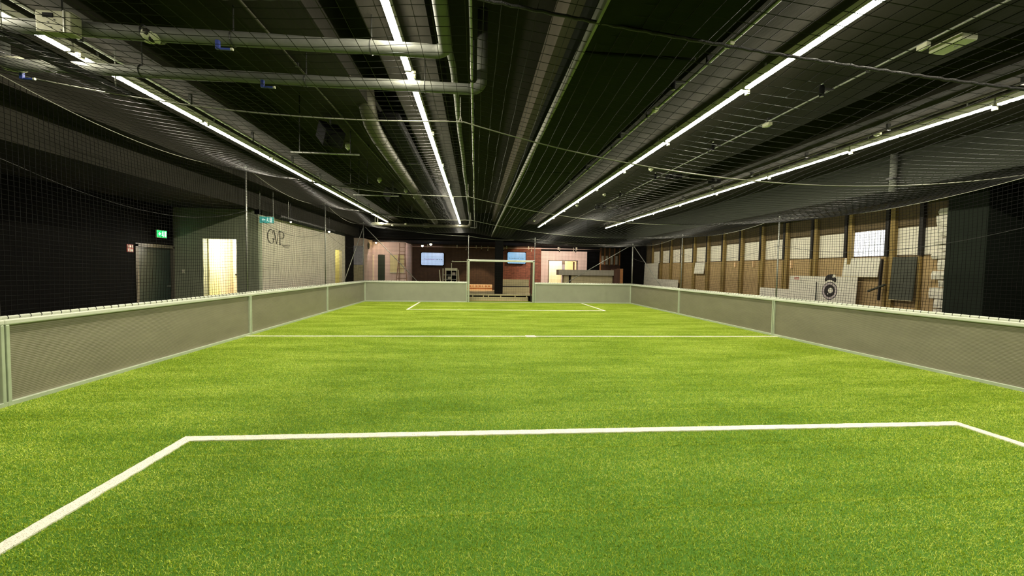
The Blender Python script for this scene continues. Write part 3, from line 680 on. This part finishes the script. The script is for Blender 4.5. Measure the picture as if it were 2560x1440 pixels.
for k, (x, y, z) in enumerate(((-2.3, 3.95, 3.55), (-2.3, 4.72, 3.55), (-4.87, 4.95, 3.60))):
    t = thing('blue_pipe_bracket', 'blue plastic bracket under '+['the nearest grey pipe', 'the second grey pipe', 'the white pipe end at far left'][k], 'bracket', (x, y, z), 'blue brackets under the pipes')
    MB().box(x-.015, x+.02, y-.015, y+.015, z-.01, z+.07).build('block', M['blue'], t, bev=.005)
    MB().box(x+.02, x+.11, y-.01, y+.01, z-.012, z+.006).build('arm', M['blue'], t, bev=.004)
    MB().lathe((x+.11, y, z), [(0, .011), (.02, .014)], 8, (1, 0, 0)).build('tip', M['offwhite'], t)
t = thing('cable_tray', 'dark steel cable tray slanting past the white pipe end at far left', 'tray', (-4.2, 4, 3.62))
MB().box(-4.12, -3.98, 2.0, 5.2, 3.55, 3.555).box(-4.12, -4.115, 2.0, 5.2, 3.55, 3.60).box(-3.985, -3.98, 2.0, 5.2, 3.55, 3.60).build('tray', M['dsteel'], t)
for y in (2.6, 3.9, 5.0): MB().tube([(-3.98, y, 3.58), (-3.98, y, 4.6)], .006, 6).build('hanger', M['galv'], t)
t = thing('downpipe', 'short grey vertical pipe on the right edge beam', 'pipe', (8.12, 7.44, 3.3))
MB().tube([(8.12, 7.44, 3.28), (8.12, 7.44, 4.0)], .058, 16).build('pipe', M['pipe'], t, smooth=True)
MB().lathe((8.12, 7.44, 3.27), [(0, .05), (.012, .061)], 16).build('end_cap', M['pipe'], t, smooth=True)
MB().box(8.04, 8.2, 7.37, 7.51, 3.5, 3.54).build('clamp', M['dsteel'], t)
# spiral duct and black duct beside it
t = thing('spiral_duct', 'round segmented metal duct running along the left ceiling', 'duct', (-1.72, 12, 3.8))
MB().tube([(-1.62, 6.2, 4.3)]+[(-1.62, 6.35, 4.0), (-1.62, 6.6, 3.84), (-1.63, 7.0, 3.8)]+[(-1.65-.02*k, 7.6+k, 3.8) for k in range(13)], .12, 18).build('tube', M['duct'], t, smooth=True)
for k in range(11):
    y = 7.2+k*1.1
    MB().lathe((-1.64-.02*(y-7.2), y, 3.8), [(0, .12), (.005, .128), (.03, .128), (.035, .12)], 18, (0, 1, 0)).build('collar', M['dsteel' if k % 2 else 'duct'], t, smooth=True)
    MB().tube([(-1.64-.02*(y-7.2), y, 3.92), (-1.64-.02*(y-7.2), y, 4.05)], .006, 6).build('hanger', M['dsteel'], t)
t = thing('black_duct', 'flat black ventilation box behind the round duct', 'duct', (-1.4, 9, 3.9))
MB().box(-1.50, -1.18, 6.5, 20.5, 3.86, 4.02).build('duct', M['black'], t, bev=.05)
MB().box(-1.49, -1.19, 9.0, 9.06, 3.84, 3.87).build('flange', M['dsteel'], t)
# hanging loudspeakers and bars on the left
def speaker(x, y, z, s_, label):
    t = thing('loudspeaker', label, 'loudspeaker', (x, y, z), 'black loudspeakers under the left ceiling')
    cb = MB().bar((x-.1*s_, y+.12*s_, z+.1*s_), (x+.1*s_, y-.12*s_, z-.12*s_), .30*s_, .26*s_).build('cabinet', M['black'], t, bev=.015)
    MB().tube([(x, y, z+.1*s_), (x, y, 4.5)], .016, 8).build('stem', M['dsteel'], t)
    MB().lathe((x+.1*s_, y-.12*s_, z-.12*s_), [(0, .10*s_), (.02*s_, .10*s_), (.03*s_, .06*s_)], 16, (.5, -.6, -.6)).build('cone', M['black'], cb)
speaker(-2.3, 6.8, 3.72, 1.0, 'black loudspeaker hanging under the left ceiling, nearer one')
speaker(-2.35, 11.9, 3.68, 1.1, 'black loudspeaker hanging under the left ceiling, farther one')
def hbar(x0, x1, y, z, label, m='galv'):
    t = thing('hanging_bar', label, 'bar', ((x0+x1)/2, y, z), 'hanging lighting bars under the left ceiling')
    MB().tube([(x0, y, z), (x1, y, z)], .016, 8).build('bar', M[m], t, smooth=True)
    for x in (x0+.15, x1-.15): MB().tube([(x, y, z), (x, y, 4.6)], .01, 6).build('stem', M['dsteel'], t)
hbar(-3.2, -2.05, 7.5, 3.6, 'thin metal bar hanging under the left ceiling, nearest one')
hbar(-3.2, -2.5, 10.4, 3.66, 'short dark bar hanging under the left ceiling in the middle', 'black')
hbar(-3.3, -2.1, 11.5, 3.58, 'thin metal bar hanging beside the farther loudspeaker')
hbar(-3.0, -2.2, 15.5, 3.6, 'dark bar hanging near the far end of the left ceiling', 'black')
for k, (x, y) in enumerate(((-2.45, 8.2), (-2.55, 11.2), (-2.1, 12.6), (-1.98, 13.6))):
    t = thing('smoke_detector', 'yellowish smoke detector on the left ceiling, '+['nearest the camera', 'second nearest', 'third nearest', 'farthest'][k], 'smoke detector', (x, y, 3.95), 'smoke detectors on the left ceiling')
    MB().lathe((x, y, 3.88), [(0, .03), (.03, .055), (.08, .055), (.12, .045)], 14).build('body', M['offwhite'], t, smooth=True)
    MB().lathe((x, y, 3.86), [(0, .02), (.02, .022)], 10).build('sensor_tip', M['offwhite'], t)
t = thing('cable_bundle', 'tangle of dark cables looping along the ceiling beyond the round duct', 'cables', (-1.3, 15, 3.8))
for k in range(7):
    x = -1.15-.07*k
    MB().tube([(x+.04*math.sin(j*1.9+k), 11.5+j*.35, 3.76+.05*math.sin(j*1.3+k*2)) for j in range(24)], .012, 5).build('cable', M['black'], t, smooth=True)

# ------------------------------------------------------------------ signs
def sign(name, label, cat, org, ex, w_, h_, face, pict, arrow_left=True, hang=None):
    ex = Vector(ex); ey = Vector((0, 0, 1)); ez = ex.cross(ey)
    t = thing(name, label, cat, tuple(org)); o = Vector(org)
    MB().prism([(-w_/2-.01, -h_/2-.01), (w_/2+.01, -h_/2-.01), (w_/2+.01, h_/2+.01), (-w_/2-.01, h_/2+.01)], o-ez*.03, ex, ey, ez, .028).build('housing', M['offwhite'], t)
    MB().prism([(-w_/2, -h_/2), (w_/2, -h_/2), (w_/2, h_/2), (-w_/2, h_/2)], o-ez*.001, ex, ey, ez, .004).build('face', M[face], t)
    p = o+ez*.004; k = h_
    MB().prism([(-.70*k, 0), (-.45*k, .25*k), (-.45*k, .09*k), (-.2*k, .09*k), (-.2*k, -.09*k), (-.45*k, -.09*k), (-.45*k, -.25*k)], p, ex, ey, ez, .002).build('arrow', M[pict], t)
    MB().prism([(.42*k, -.4*k), (.78*k, -.4*k), (.78*k, .38*k), (.42*k, .38*k)], p, ex, ey, ez, .002).build('doorway', M[pict], t)
    s = MB()
    s.prism([(.16*k+.07*k*math.cos(a), .30*k+.07*k*math.sin(a)) for a in [j*math.pi/4 for j in range(8)]], p, ex, ey, ez, .002)
    s.prism([(.05*k, .20*k), (.24*k, .20*k), (.22*k, -.05*k), (.30*k, -.36*k), (.22*k, -.38*k), (.13*k, -.12*k), (.02*k, -.26*k), (-.10*k, -.22*k), (-.08*k, -.14*k), (.02*k, -.16*k), (.08*k, 0)], p, ex, ey, ez, .002)
    s.prism([(-.06*k, .08*k), (.06*k, .20*k), (.10*k, .14*k), (-.01*k, .02*k)], p, ex, ey, ez, .002)
    s.build('running_figure', M[pict], t)
    if hang:
        for dx in (-w_/2+.01, w_/2-.01):
            q = o+ex*dx; MB().tube([q+ey*h_/2, q+ey*hang], .006, 6).build('rod', M['galv'], t)
    return t
sign('exit_sign', 'glowing green exit sign with running figure above the dark steel door', 'sign', (-8.15, 11.52, 2.42), (0, 1, 0), .34, .18, 'exitgreen', 'exitwhite')
sign('exit_sign', 'pale blue green exit sign hanging on rods in front of the pale left wall', 'sign', (-5.75, 11.95, 2.90), Vector((1, .25, 0)).normalized(), .34, .17, 'cyan', 'cyanw', hang=1.3)
t = thing('fire_sign', 'small red fire sign with white symbols left of the dark steel door', 'sign', (-8.18, 10.57, 2.0))
MB().box(-8.2, -8.19, 10.48, 10.66, 1.91, 2.09).build('plate', M['red'], t)
for a, b, c, d in ((10.50, 10.52, 2.01, 2.08), (10.55, 10.60, 2.02, 2.07), (10.63, 10.65, 2.01, 2.08), (10.50, 10.54, 1.92, 1.99), (10.57, 10.64, 1.92, 1.98)):
    MB().box(-8.19, -8.187, a, b, c, d).build('symbol', M['signwhite'], t)
t = thing('light_switch', 'small pale light switch right of the dark steel door', 'switch', (-8.19, 12.2, 1.46))
MB().box(-7.99, -7.93, 11.985, 12.0, 1.40, 1.50).build('plate', M['offwhite'], t); MB().box(-7.975, -7.945, 11.98, 11.985, 1.42, 1.48).build('rocker', M['signwhite'], t)
# lettering G V P painted on the pale wall
X_ = -5.998
def strokes(pl, w_, m, parent, name):
    s = MB()
    for poly in pl:
        for i in range(len(poly)-1):
            (y0, z0, a), (y1, z1, b) = poly[i], poly[i+1]; d = Vector((y1-y0, z1-z0)); d = d.normalized() if d.length else Vector((1, 0)); n = Vector((-d.y, d.x))
            pts = [(y0-n.x*a*w_, z0-n.y*a*w_), (y1-n.x*b*w_, z1-n.y*b*w_), (y1+n.x*b*w_, z1+n.y*b*w_), (y0+n.x*a*w_, z0+n.y*a*w_)]
            s.add([(x, y, z) for x in (X_-.001, X_+.003) for y, z in pts], [(0,1,2,3), (7,6,5,4), (0,4,5,1), (1,5,6,2), (2,6,7,3), (3,7,4,0)])
    return s.build(name, m, parent)
t = thing('wall_lettering', 'large dark serif letters painted on the pale left wall', 'lettering', (X_, 12.9, 2.5))
gG = [(12.50+.22*(1+math.cos(a)), 2.50+.20*math.sin(a), .35+.65*max(0, -math.cos(a))) for a in [math.radians(q) for q in range(50, 320, 15)]]
strokes([gG, [(12.84, 2.44, 1), (12.84, 2.33, 1)], [(12.78, 2.44, .4), (12.92, 2.44, .4)], [(12.80, 2.66, .6), (12.80, 2.58, .3)]], .022, M['letters'], t, 'letter_g')
strokes([[(12.88, 2.70, .9), (13.04, 2.30, .9)], [(13.05, 2.30, .35), (13.19, 2.70, .35)]], .026, M['letters'], t, 'letter_v')
gP = [(13.42+.10*math.cos(a), 2.585+.095*math.sin(a), .3+.7*max(0, math.cos(a))) for a in [math.radians(q) for q in range(90, -91, -15)]]
strokes([[(13.26, 2.70, 1), (13.26, 2.30, 1)], [(13.20, 2.69, .4), (13.42, 2.69, .4)]+gP+[(13.26, 2.49, .35)], [(13.20, 2.30, .4), (13.33, 2.30, .4)]], .024, M['letters'], t, 'letter_p')
strokes([[(13.40, 2.29, .5), (13.95, 2.29, .5)], [(13.45, 2.24, .4), (13.85, 2.24, .4)]], .02, M['letters'], t, 'underline')

# ------------------------------------------------------------------ boards leaning on the right wall
def leaning(name, label, y0, y1, z1, x=9.36, m='board', slant=0, z0=0.0, cat='board', tilt=.1):
    t = thing(name, label, cat, (x, (y0+y1)/2, z0)); s = MB()
    s.add([(x-tilt*0, y0, z0), (x, y1, z0), (x+.06, y1+slant, z1), (x+.06, y0, z1), (x+.02, y0, z0), (x+.02, y1, z0), (x+.08, y1+slant, z1), (x+.08, y0, z1)],
          [(0,1,2,3), (7,6,5,4), (0,4,5,1), (1,5,6,2), (2,6,7,3), (3,7,4,0)])
    sh = s.build('sheet', M[m], t); MB().box(x+.0, x+.03, y0, y1, z0, z0+.012).build('edge_strip', M['wood'], sh); return sh
lb = leaning('leaning_board', 'big white board with round black emblem leaning on the timber wall', 9.32, 11.5, 1.58, 9.30)
leaning('leaning_board', 'lower white board sticking out left of the emblem board', 11.3, 12.85, 1.17, 9.36)
leaning('leaning_board', 'white sheet below the bright window, its side cut at an angle', 8.86, 9.80, 2.05, 9.40, slant=0, z0=1.58)
leaning('leaning_board', 'dark grey board propped right of the emblem board', 8.04, 8.55, 2.05, 9.38, m='darkboard', z0=1.08)
leaning('leaning_board', 'tall white sheet at the far end of the timber wall', 20.6, 22.3, 2.08, 9.38)
leaning('leaning_board', 'low white sheet lying lengthwise at the far end of the timber wall', 18.3, 20.5, 1.27, 9.30)
leaning('leaning_board', 'small white sheet under a window in the middle of the timber wall', 16.3, 17.05, 2.06, 9.42, z0=1.58)
t2 = thing('tool_handle', 'dark crowbar shaped tool lying across the boards by the dark grey board', 'tool', (9.3, 8.7, 1.2))
MB().bar((9.36, 8.72, 2.0), (9.34, 8.74, 1.05), .05, .03).build('shaft', M['bar'], t2); MB().bar((9.34, 8.6, 1.42), (9.34, 9.0, 1.25), .06, .03).build('crosspiece', M['darkboard'], t2)
# emblem on the big board
ex = Vector((0, -1, 0)); ey = Vector((.038, 0, 1)).normalized(); ez = Vector((-1, 0, 0))
oc = Vector((9.346, 10.08, 1.20))
def disc(r, d, m, nm, c=(0, 0), n=36, r_in=None, k=0.):
    o = oc+ez*k+ex*c[0]+ey*c[1]
    if r_in is None: MB().prism([(r*math.cos(2*math.pi*i/n), r*math.sin(2*math.pi*i/n)) for i in range(n)], o, ex, ey, ez, d).build(nm, m, lb)
    else:
        s = MB(); vs = []
        for kk in (0, d):
            for R_ in (r_in, r): vs += [o+ez*kk+R_*(math.cos(2*math.pi*i/n)*ex+math.sin(2*math.pi*i/n)*ey) for i in range(n)]
        fs = []
        for i in range(n):
            j = (i+1) % n; fs += [(2*n+i, 2*n+j, 3*n+j, 3*n+i), (n+i, n+j, 3*n+j, 3*n+i)]
        s.add(vs, fs).build(nm, m, lb)
disc(.235, .004, M['logo'], 'emblem_rim', r_in=.220)
disc(.220, .003, M['lilac'], 'emblem_band', r_in=.165)
disc(.165, .004, M['logo'], 'emblem_disc')
disc(.075, .003, M['board'], 'emblem_blossom', c=(.03, .01), k=.004, n=10)
disc(.016, .003, M['board'], 'emblem_dot', c=(-.045, -.085), k=.004, n=10)
cap = [(-.17, .25), (-.175, .31), (-.15, .36), (-.12, .41), (-.06, .43), (.0, .435), (.05, .44), (.09, .43), (.10, .385), (.12, .36), (.165, .345), (.18, .30), (.17, .24), (.13, .235), (.09, .265), (.0, .29), (-.09, .28), (-.13, .25)]
MB().prism(cap, oc, ex, ey, ez, .004).build('emblem_cap', M['logo'], lb)
MB().prism([(.05, .355), (.10, .35), (.15, .385), (.14, .425), (.09, .44), (.06, .40)], oc+ez*.004, ex, ey, ez, .002).build('emblem_notch', M['board'], lb)
for i in range(16):
    a = 2*math.pi*i/16+.1; c = oc+.192*(math.cos(a)*ex+math.sin(a)*ey)+ez*.003; tx = -math.sin(a)*ex+math.cos(a)*ey; ty = math.cos(a)*ex+math.sin(a)*ey
    MB().prism([(-.018, -.014), (.018, -.014), (.012, .014), (-.012, .014)], c, tx, ty, ez, .002).build('emblem_letter', M['white'], lb)
ox = Vector((9.358, 11.23, 1.50))
for k in range(3): MB().prism([(-.09, -.02+k*.022), (.09, -.02+k*.022), (.09, .0+k*.022), (-.09, .0+k*.022)], ox, ex, ey, ez, .003).build('flag_stripe', M['red' if k != 1 else 'board'], lb)
MB().box(9.275, 9.285, 10.42, 10.45, .0, 1.42).build('dark_strut', M['dsteel'], lb)

# ------------------------------------------------------------------ far end furniture
st = thing('wooden_stage', 'low beige wooden stage behind the far goal', 'stage', (-.2, 23.4, 0))
MB().box(-3.1, 3.0, 21.02, 25.95, .29, .34).build('deck', M['wood'], st, bev=.008)
MB().box(-3.0, 2.72, 20.98, 21.05, .02, .215).build('front_board', M['wood'], st, bev=.008)
MB().box(-3.0, 2.72, 20.96, 21.0, .02, .045).build('foot_strip', M['palewood'], st)
for x in (-2.4, -1.4, -.15, .39, .65, 1.28, 2.02, 2.62): MB().box(x, x+.05, 21.0, 21.08, .215, .29).build('spacer_block', M['wood'], st)
MB().box(-3.0, 2.9, 21.2, 21.25, .0, .29).build('inner_riser', M['black'], st)
t = thing('slotted_bench', 'warm lit wooden bench with slotted top band left of the black column', 'bench', (0, 25.2, .34))
MB().box(-1.0, 1.02, 24.98, 25.5, .50, .70).build('seat_box', M['palewood'], t, bev=.01)
MB().box(-1.0, 1.02, 25.02, 25.5, .41, .50).build('recess_band', M['warmwood'], t)
MB().box(-1.0, 1.02, 24.95, 25.5, .34, .41).build('base_plank', M['palewood'], t)
for k in range(9): MB().box(-.75+k*.19, -.75+k*.19+(.12 if k % 3 else .06), 24.972, 24.98, .55, .65).build('slot', M['warmwood'], t)
t = thing('wooden_settee', 'pale wooden settee with tall back right of the black column', 'settee', (2.2, 23.2, .34))
MB().box(1.45, 3.05, 23.3, 23.4, .70, 1.06).build('backrest', M['wood'], t, bev=.01)
MB().box(1.45, 3.05, 23.02, 23.3, .34, .66).build('seat_front', M['wood'], t, bev=.01)
MB().box(1.37, 1.45, 22.98, 23.42, .34, 1.07).build('side_cheek', M['palewood'], t, bev=.01)
MB().box(1.37, 3.05, 23.28, 23.44, 1.06, 1.09).build('top_strip', M['palewood'], t, bev=.005)
MB().box(1.45, 3.05, 23.2, 23.3, .66, .70).build('gap_rail', M['bar'], t)
t = thing('bar_counter', 'long bar counter with thick overhanging grey top at the far right', 'counter', (6.3, 23.2, 0))
MB().box(4.68, 7.88, 22.9, 23.6, 1.37, 1.68).build('counter_top', M['counter'], t, bev=.01)
MB().box(5.45, 7.86, 23.05, 23.55, .0, 1.37).build('counter_front', M['wood'], t)
MB().box(5.03, 5.3, 23.05, 23.55, .0, 1.37).build('counter_leg', M['wood'], t)
MB().box(5.3, 5.45, 23.3, 23.5, .0, 1.37).build('inner_shelf', M['bar'], t)
t = thing('tall_cabinet', 'brown wooden cabinet at the right end of the bar counter', 'cabinet', (8.2, 23.1, 0))
MB().box(7.90, 8.24, 22.9, 23.5, 0, 1.76).build('body', M['cabinet'], t, bev=.01); MB().box(8.26, 8.44, 22.95, 23.5, 0, 1.78).build('side_panel', M['warmwood'], t, bev=.01)
MB().box(7.92, 8.22, 22.885, 22.9, .1, 1.68).build('door', M['cabinet'], t)
t = thing('stepladder', 'wooden stepladder in front of the pale room at the far left', 'ladder', (-4.0, 22.9, 0))
for (x0, x1) in ((-4.34, -4.14), (-3.62, -3.84)):
    MB().bar((x0, 22.55, 0), (x1, 22.85, 2.36), .05, .03).build('rail', M['ladder'], t)
    MB().bar((x0+(.12 if x0 < -4 else -.12), 23.2, 0), (x1, 22.9, 2.36), .04, .03).build('rear_leg', M['ladder'], t)
for k in range(8):
    u = (k+1)/9; MB().box(lerp(-4.33, -4.15, u), lerp(-3.63, -3.85, u), 22.56+.3*u, 22.62+.3*u, 2.36*u, 2.36*u+.03).build('step', M['ladder'], t)
MB().box(-4.18, -3.8, 22.78, 22.98, 2.35, 2.38).build('top_cap', M['ladder'], t)
for x in (-4.16, -3.86): MB().bar((x, 22.93, 1.7), (x+.02, 22.95, 3.0), .035, .025).build('extension_rail', M['ladder'], t)
for z in (2.5, 2.75): MB().box(-4.15, -3.84, 22.92, 22.96, z, z+.025).build('extension_rung', M['ladder'], t)
t = thing('steel_trolley', 'grey trolley with dark shelves and slanting side boards on the stage', 'trolley', (-1.5, 24.2, .34))
for x in (-1.9, -1.74, -1.1): MB().box(x, x+.05, 24.0, 24.05, .34, 1.64).build('upright', M['offwhite'], t)
for z in (.75, 1.0, 1.25): MB().box(-1.88, -1.06, 24.0, 24.5, z, z+.03).build('shelf', M['galv'], t)
MB().box(-1.75, -1.06, 23.98, 24.5, 1.52, 1.67).build('top_board', M['offwhite'], t)
MB().box(-1.7, -1.1, 24.4, 24.45, .4, 1.52).build('back_panel', M['black'], t)
MB().bar((-2.08, 24.05, 1.56), (-1.98, 24.05, .36), .05, .12).bar((-.99, 24.05, 1.58), (-.92, 24.05, .36), .04, .12).build('side_board', M['offwhite'], t)
for k, (x, z) in enumerate(((-1.6, 1.03), (-1.35, 1.28), (-1.45, .78))): MB().box(x, x+.18, 24.1, 24.3, z, z+.14).build('tray', M['counter'], t)
t = thing('pipe_stand', 'thin grey pipe stand with a high arm left of the goal', 'stand', (-1.25, 21.6, .34))
MB().tube([(-1.25, 21.6, .34), (-1.25, 21.6, 1.92)], .014, 8).build('upright', M['offwhite'], t)
MB().tube([(-1.24, 21.6, 2.0), (-.44, 21.6, 2.02)], .016, 8).build('arm', M['offwhite'], t)
MB().tube([(-.44, 21.6, 2.15), (-.44, 21.6, .34)], .02, 8).build('rear_post', M['offwhite'], t)
MB().tube([(-1.18, 21.6, 2.0), (-1.18, 21.6, 2.07)], .014, 6).build('stub', M['offwhite'], t)
MB().box(-1.4, -1.1, 21.5, 21.7, .34, .36).build('foot', M['dsteel'], t)
def tv(x0, x1, z0, z1, y, m, label, txt):
    t = thing('wall_screen', label, 'screen', ((x0+x1)/2, y, (z0+z1)/2))
    MB().box(x0-.03, x1+.03, y, y+.08, z0-.03, z1+.03).build('housing', M['black'], t, bev=.02)
    rp = []
    for cx_, cz_, a0 in ((x1-.07, z1-.07, 0), (x0+.07, z1-.07, 90), (x0+.07, z0+.07, 180), (x1-.07, z0+.07, 270)): rp += [(cx_+.07*math.cos(math.radians(a0+q)), cz_+.07*math.sin(math.radians(a0+q))) for q in (0, 22, 45, 68, 90)]
    sn = MB().prism(rp, (0, y, 0), (1, 0, 0), (0, 0, 1), (0, -1, 0), .006).build('screen', M[m], t)
    MB().box((x0+x1)/2-.1, (x0+x1)/2+.1, y+.08, y+.3, (z0+z1)/2-.1, (z0+z1)/2+.1).build('wall_mount', M['dsteel'], t)
    for (b_, cx_, w_, mm, s_, zz) in txt:
        text('screen_text', b_, s_, M[mm], (cx_, y-.008, zz), (1, 0, 0), (0, 0, 1), sn, .002, w_)
    return t
tv(-3.33, -1.97, 1.83, 2.60, 25.7, 'screen', 'large lit screen with purple and dark lettering left of the column', [('Fussballwerk', -2.80, .68, 'tpink', .13, 2.20), ('arena', -2.23, .36, 'tdark', .15, 2.20)])
tv(1.99, 3.13, 2.02, 2.72, 25.7, 'screen2', 'smaller pale blue screen above the goal right of the column', [('Fussballwerk arena', 2.56, .95, 'tdark', .11, 2.33)])
t = thing('cable_pipe', 'horizontal pale pipe run along the top of the far wall', 'pipe', (-1, 25.9, 3.0))
MB().tube([(-3.9, 25.92, 2.98), (3.74, 25.92, 3.0), (8.0, 25.8, 3.0)], .028, 8).build('pipe', M['pink'], t, smooth=True)
for x in (-3.0, -1.2, .0, 1.9, 3.3, 5.2, 6.4): MB().box(x, x+.06, 25.88, 25.96, 2.94, 3.12).build('clip', M['offwhite'], t)
for k, x in enumerate((-.6, .35, .75, 1.75, 3.5, 5.3, 6.2, 6.35)):
    t = thing('hook_fitting', 'small fitting hanging from the far wall pipe, '+['first', 'second', 'third', 'fourth', 'fifth', 'sixth', 'seventh', 'eighth'][k]+' from the left', 'fitting', (x, 25.85, 3.0), 'small fittings on the far wall pipe')
    MB().tube([(x, 25.85, 3.1), (x+.03, 25.82, 2.98), (x, 25.85, 2.86)], .014, 6).build('arm', M['offwhite'], t); MB().lathe((x, 25.85, 2.80), [(0, .03), (.07, .03)], 8).build('head', M['black' if k % 2 else 'offwhite'], t)
def lamp(x, y, z, label, m, r, tgt=None, power=0):
    t = thing('spot_lamp', label, 'lamp', (x, y, z), 'spot lamps at the far end')
    MB().lathe((x, y, z), [(-r, .004), (-r*.7, r*.7), (0, r), (r*.7, r*.7), (r, .004)], 14).build('bulb', M[m], t, smooth=True)
    MB().tube([(x, y, z+r), (x, y, 3.14 if y > 22.5 else 3.6)], .01, 6).build('stem', M['dsteel'], t)
    MB().lathe((x, y, z+r*.5), [(0, r*1.2), (r*.8, r*.6)], 12).build('shade', M['dsteel'], t)
    return t
lamp(-5.41, 23.0, 2.98, 'warm glowing lamp in front of the pale left end room', 'bulb', .045)
lamp(-2.49, 23.2, 2.97, 'brightest warm lamp above the large screen', 'bulb', .07)
lamp(-2.95, 23.2, 2.88, 'white lamp just left of the brightest warm lamp', 'bulb2', .07)
lamp(-5.8, 13.55, 3.02, 'small white lamp on the rail along the pale left wall, nearer one', 'bulb2', .03)
lamp(-5.8, 16.95, 3.02, 'small white lamp on the rail along the pale left wall, farther one', 'bulb2', .045)
t = thing('lamp_rail', 'dark lamp rail hanging along the pale left wall', 'rail', (-5.8, 14, 3.15))
MB().box(-5.82, -5.78, 12.84, 17.6, 3.09, 3.14).build('rail', M['dsteel'], t)
for y in (13.4, 16.5): MB().tube([(-5.8, y, 3.14), (-5.8, y, 3.68)], .008, 6).build('rod', M['galv'], t)
t = thing('wall_fan', 'round dark fan grille on the side of the left end room', 'fan', (-5.68, 22.5, 2.79))
s = MB(); s.lathe((-5.69, 22.5, 2.79), [(0, .17), (.03, .17)], 24, (1, 0, 0)); s.build('rim', M['dsteel'], t)
for k in range(6):
    a = k*math.pi/3; MB().bar((-5.65, 22.5, 2.79), (-5.65, 22.5+.15*math.cos(a), 2.79+.15*math.sin(a)), .05, .01).build('blade', M['wood'], t)

# real light from the lamps of the far rooms
def plight(name, loc, power, col, size=.15, spot=None, tgt=None):
    l = bpy.data.lights.new(name, 'SPOT' if spot else 'POINT'); l.energy = power; l.color = col; l.shadow_soft_size = size
    o = bpy.data.objects.new(name, l); C.objects.link(o); o.location = loc
    if spot:
        l.spot_size = math.radians(spot); l.spot_blend = .35; d = Vector(tgt)-Vector(loc); o.rotation_euler = d.to_track_quat('-Z', 'Y').to_euler()
plight('room_light', (-6.9, 12.7, 2.2), 110, (1, .95, .84))
plight('closet_light', (-6.7, 18.9, 2.4), 22, (1, .93, .62))
plight('end_room_light', (-4.9, 24.6, 2.6), 40, (1, .85, .65))
plight('bar_room_light', (5.3, 26.9, 2.5), 80, (1, .88, .66))
plight('wall_spot', (5.2, 23.3, 3.05), 420, (1, .82, .72), .05, 95, (5.3, 26, 1.9))
plight('brick_spot', (3.0, 24.0, 3.05), 130, (1, .72, .5), .05, 90, (3.4, 26, 1.6))
plight('end_spot', (-5.2, 22.0, 3.0), 60, (1, .80, .70), .05, 110, (-4.6, 23.5, 1.5))
plight('bench_spot', (.3, 23.6, 3.05), 260, (1, .72, .45), .05, 60, (.1, 25.2, .5))
plight('flank_spot', (-2.6, 23.3, 2.85), 45, (1, .78, .75), .05, 120, (-3.92, 25, 1.9))
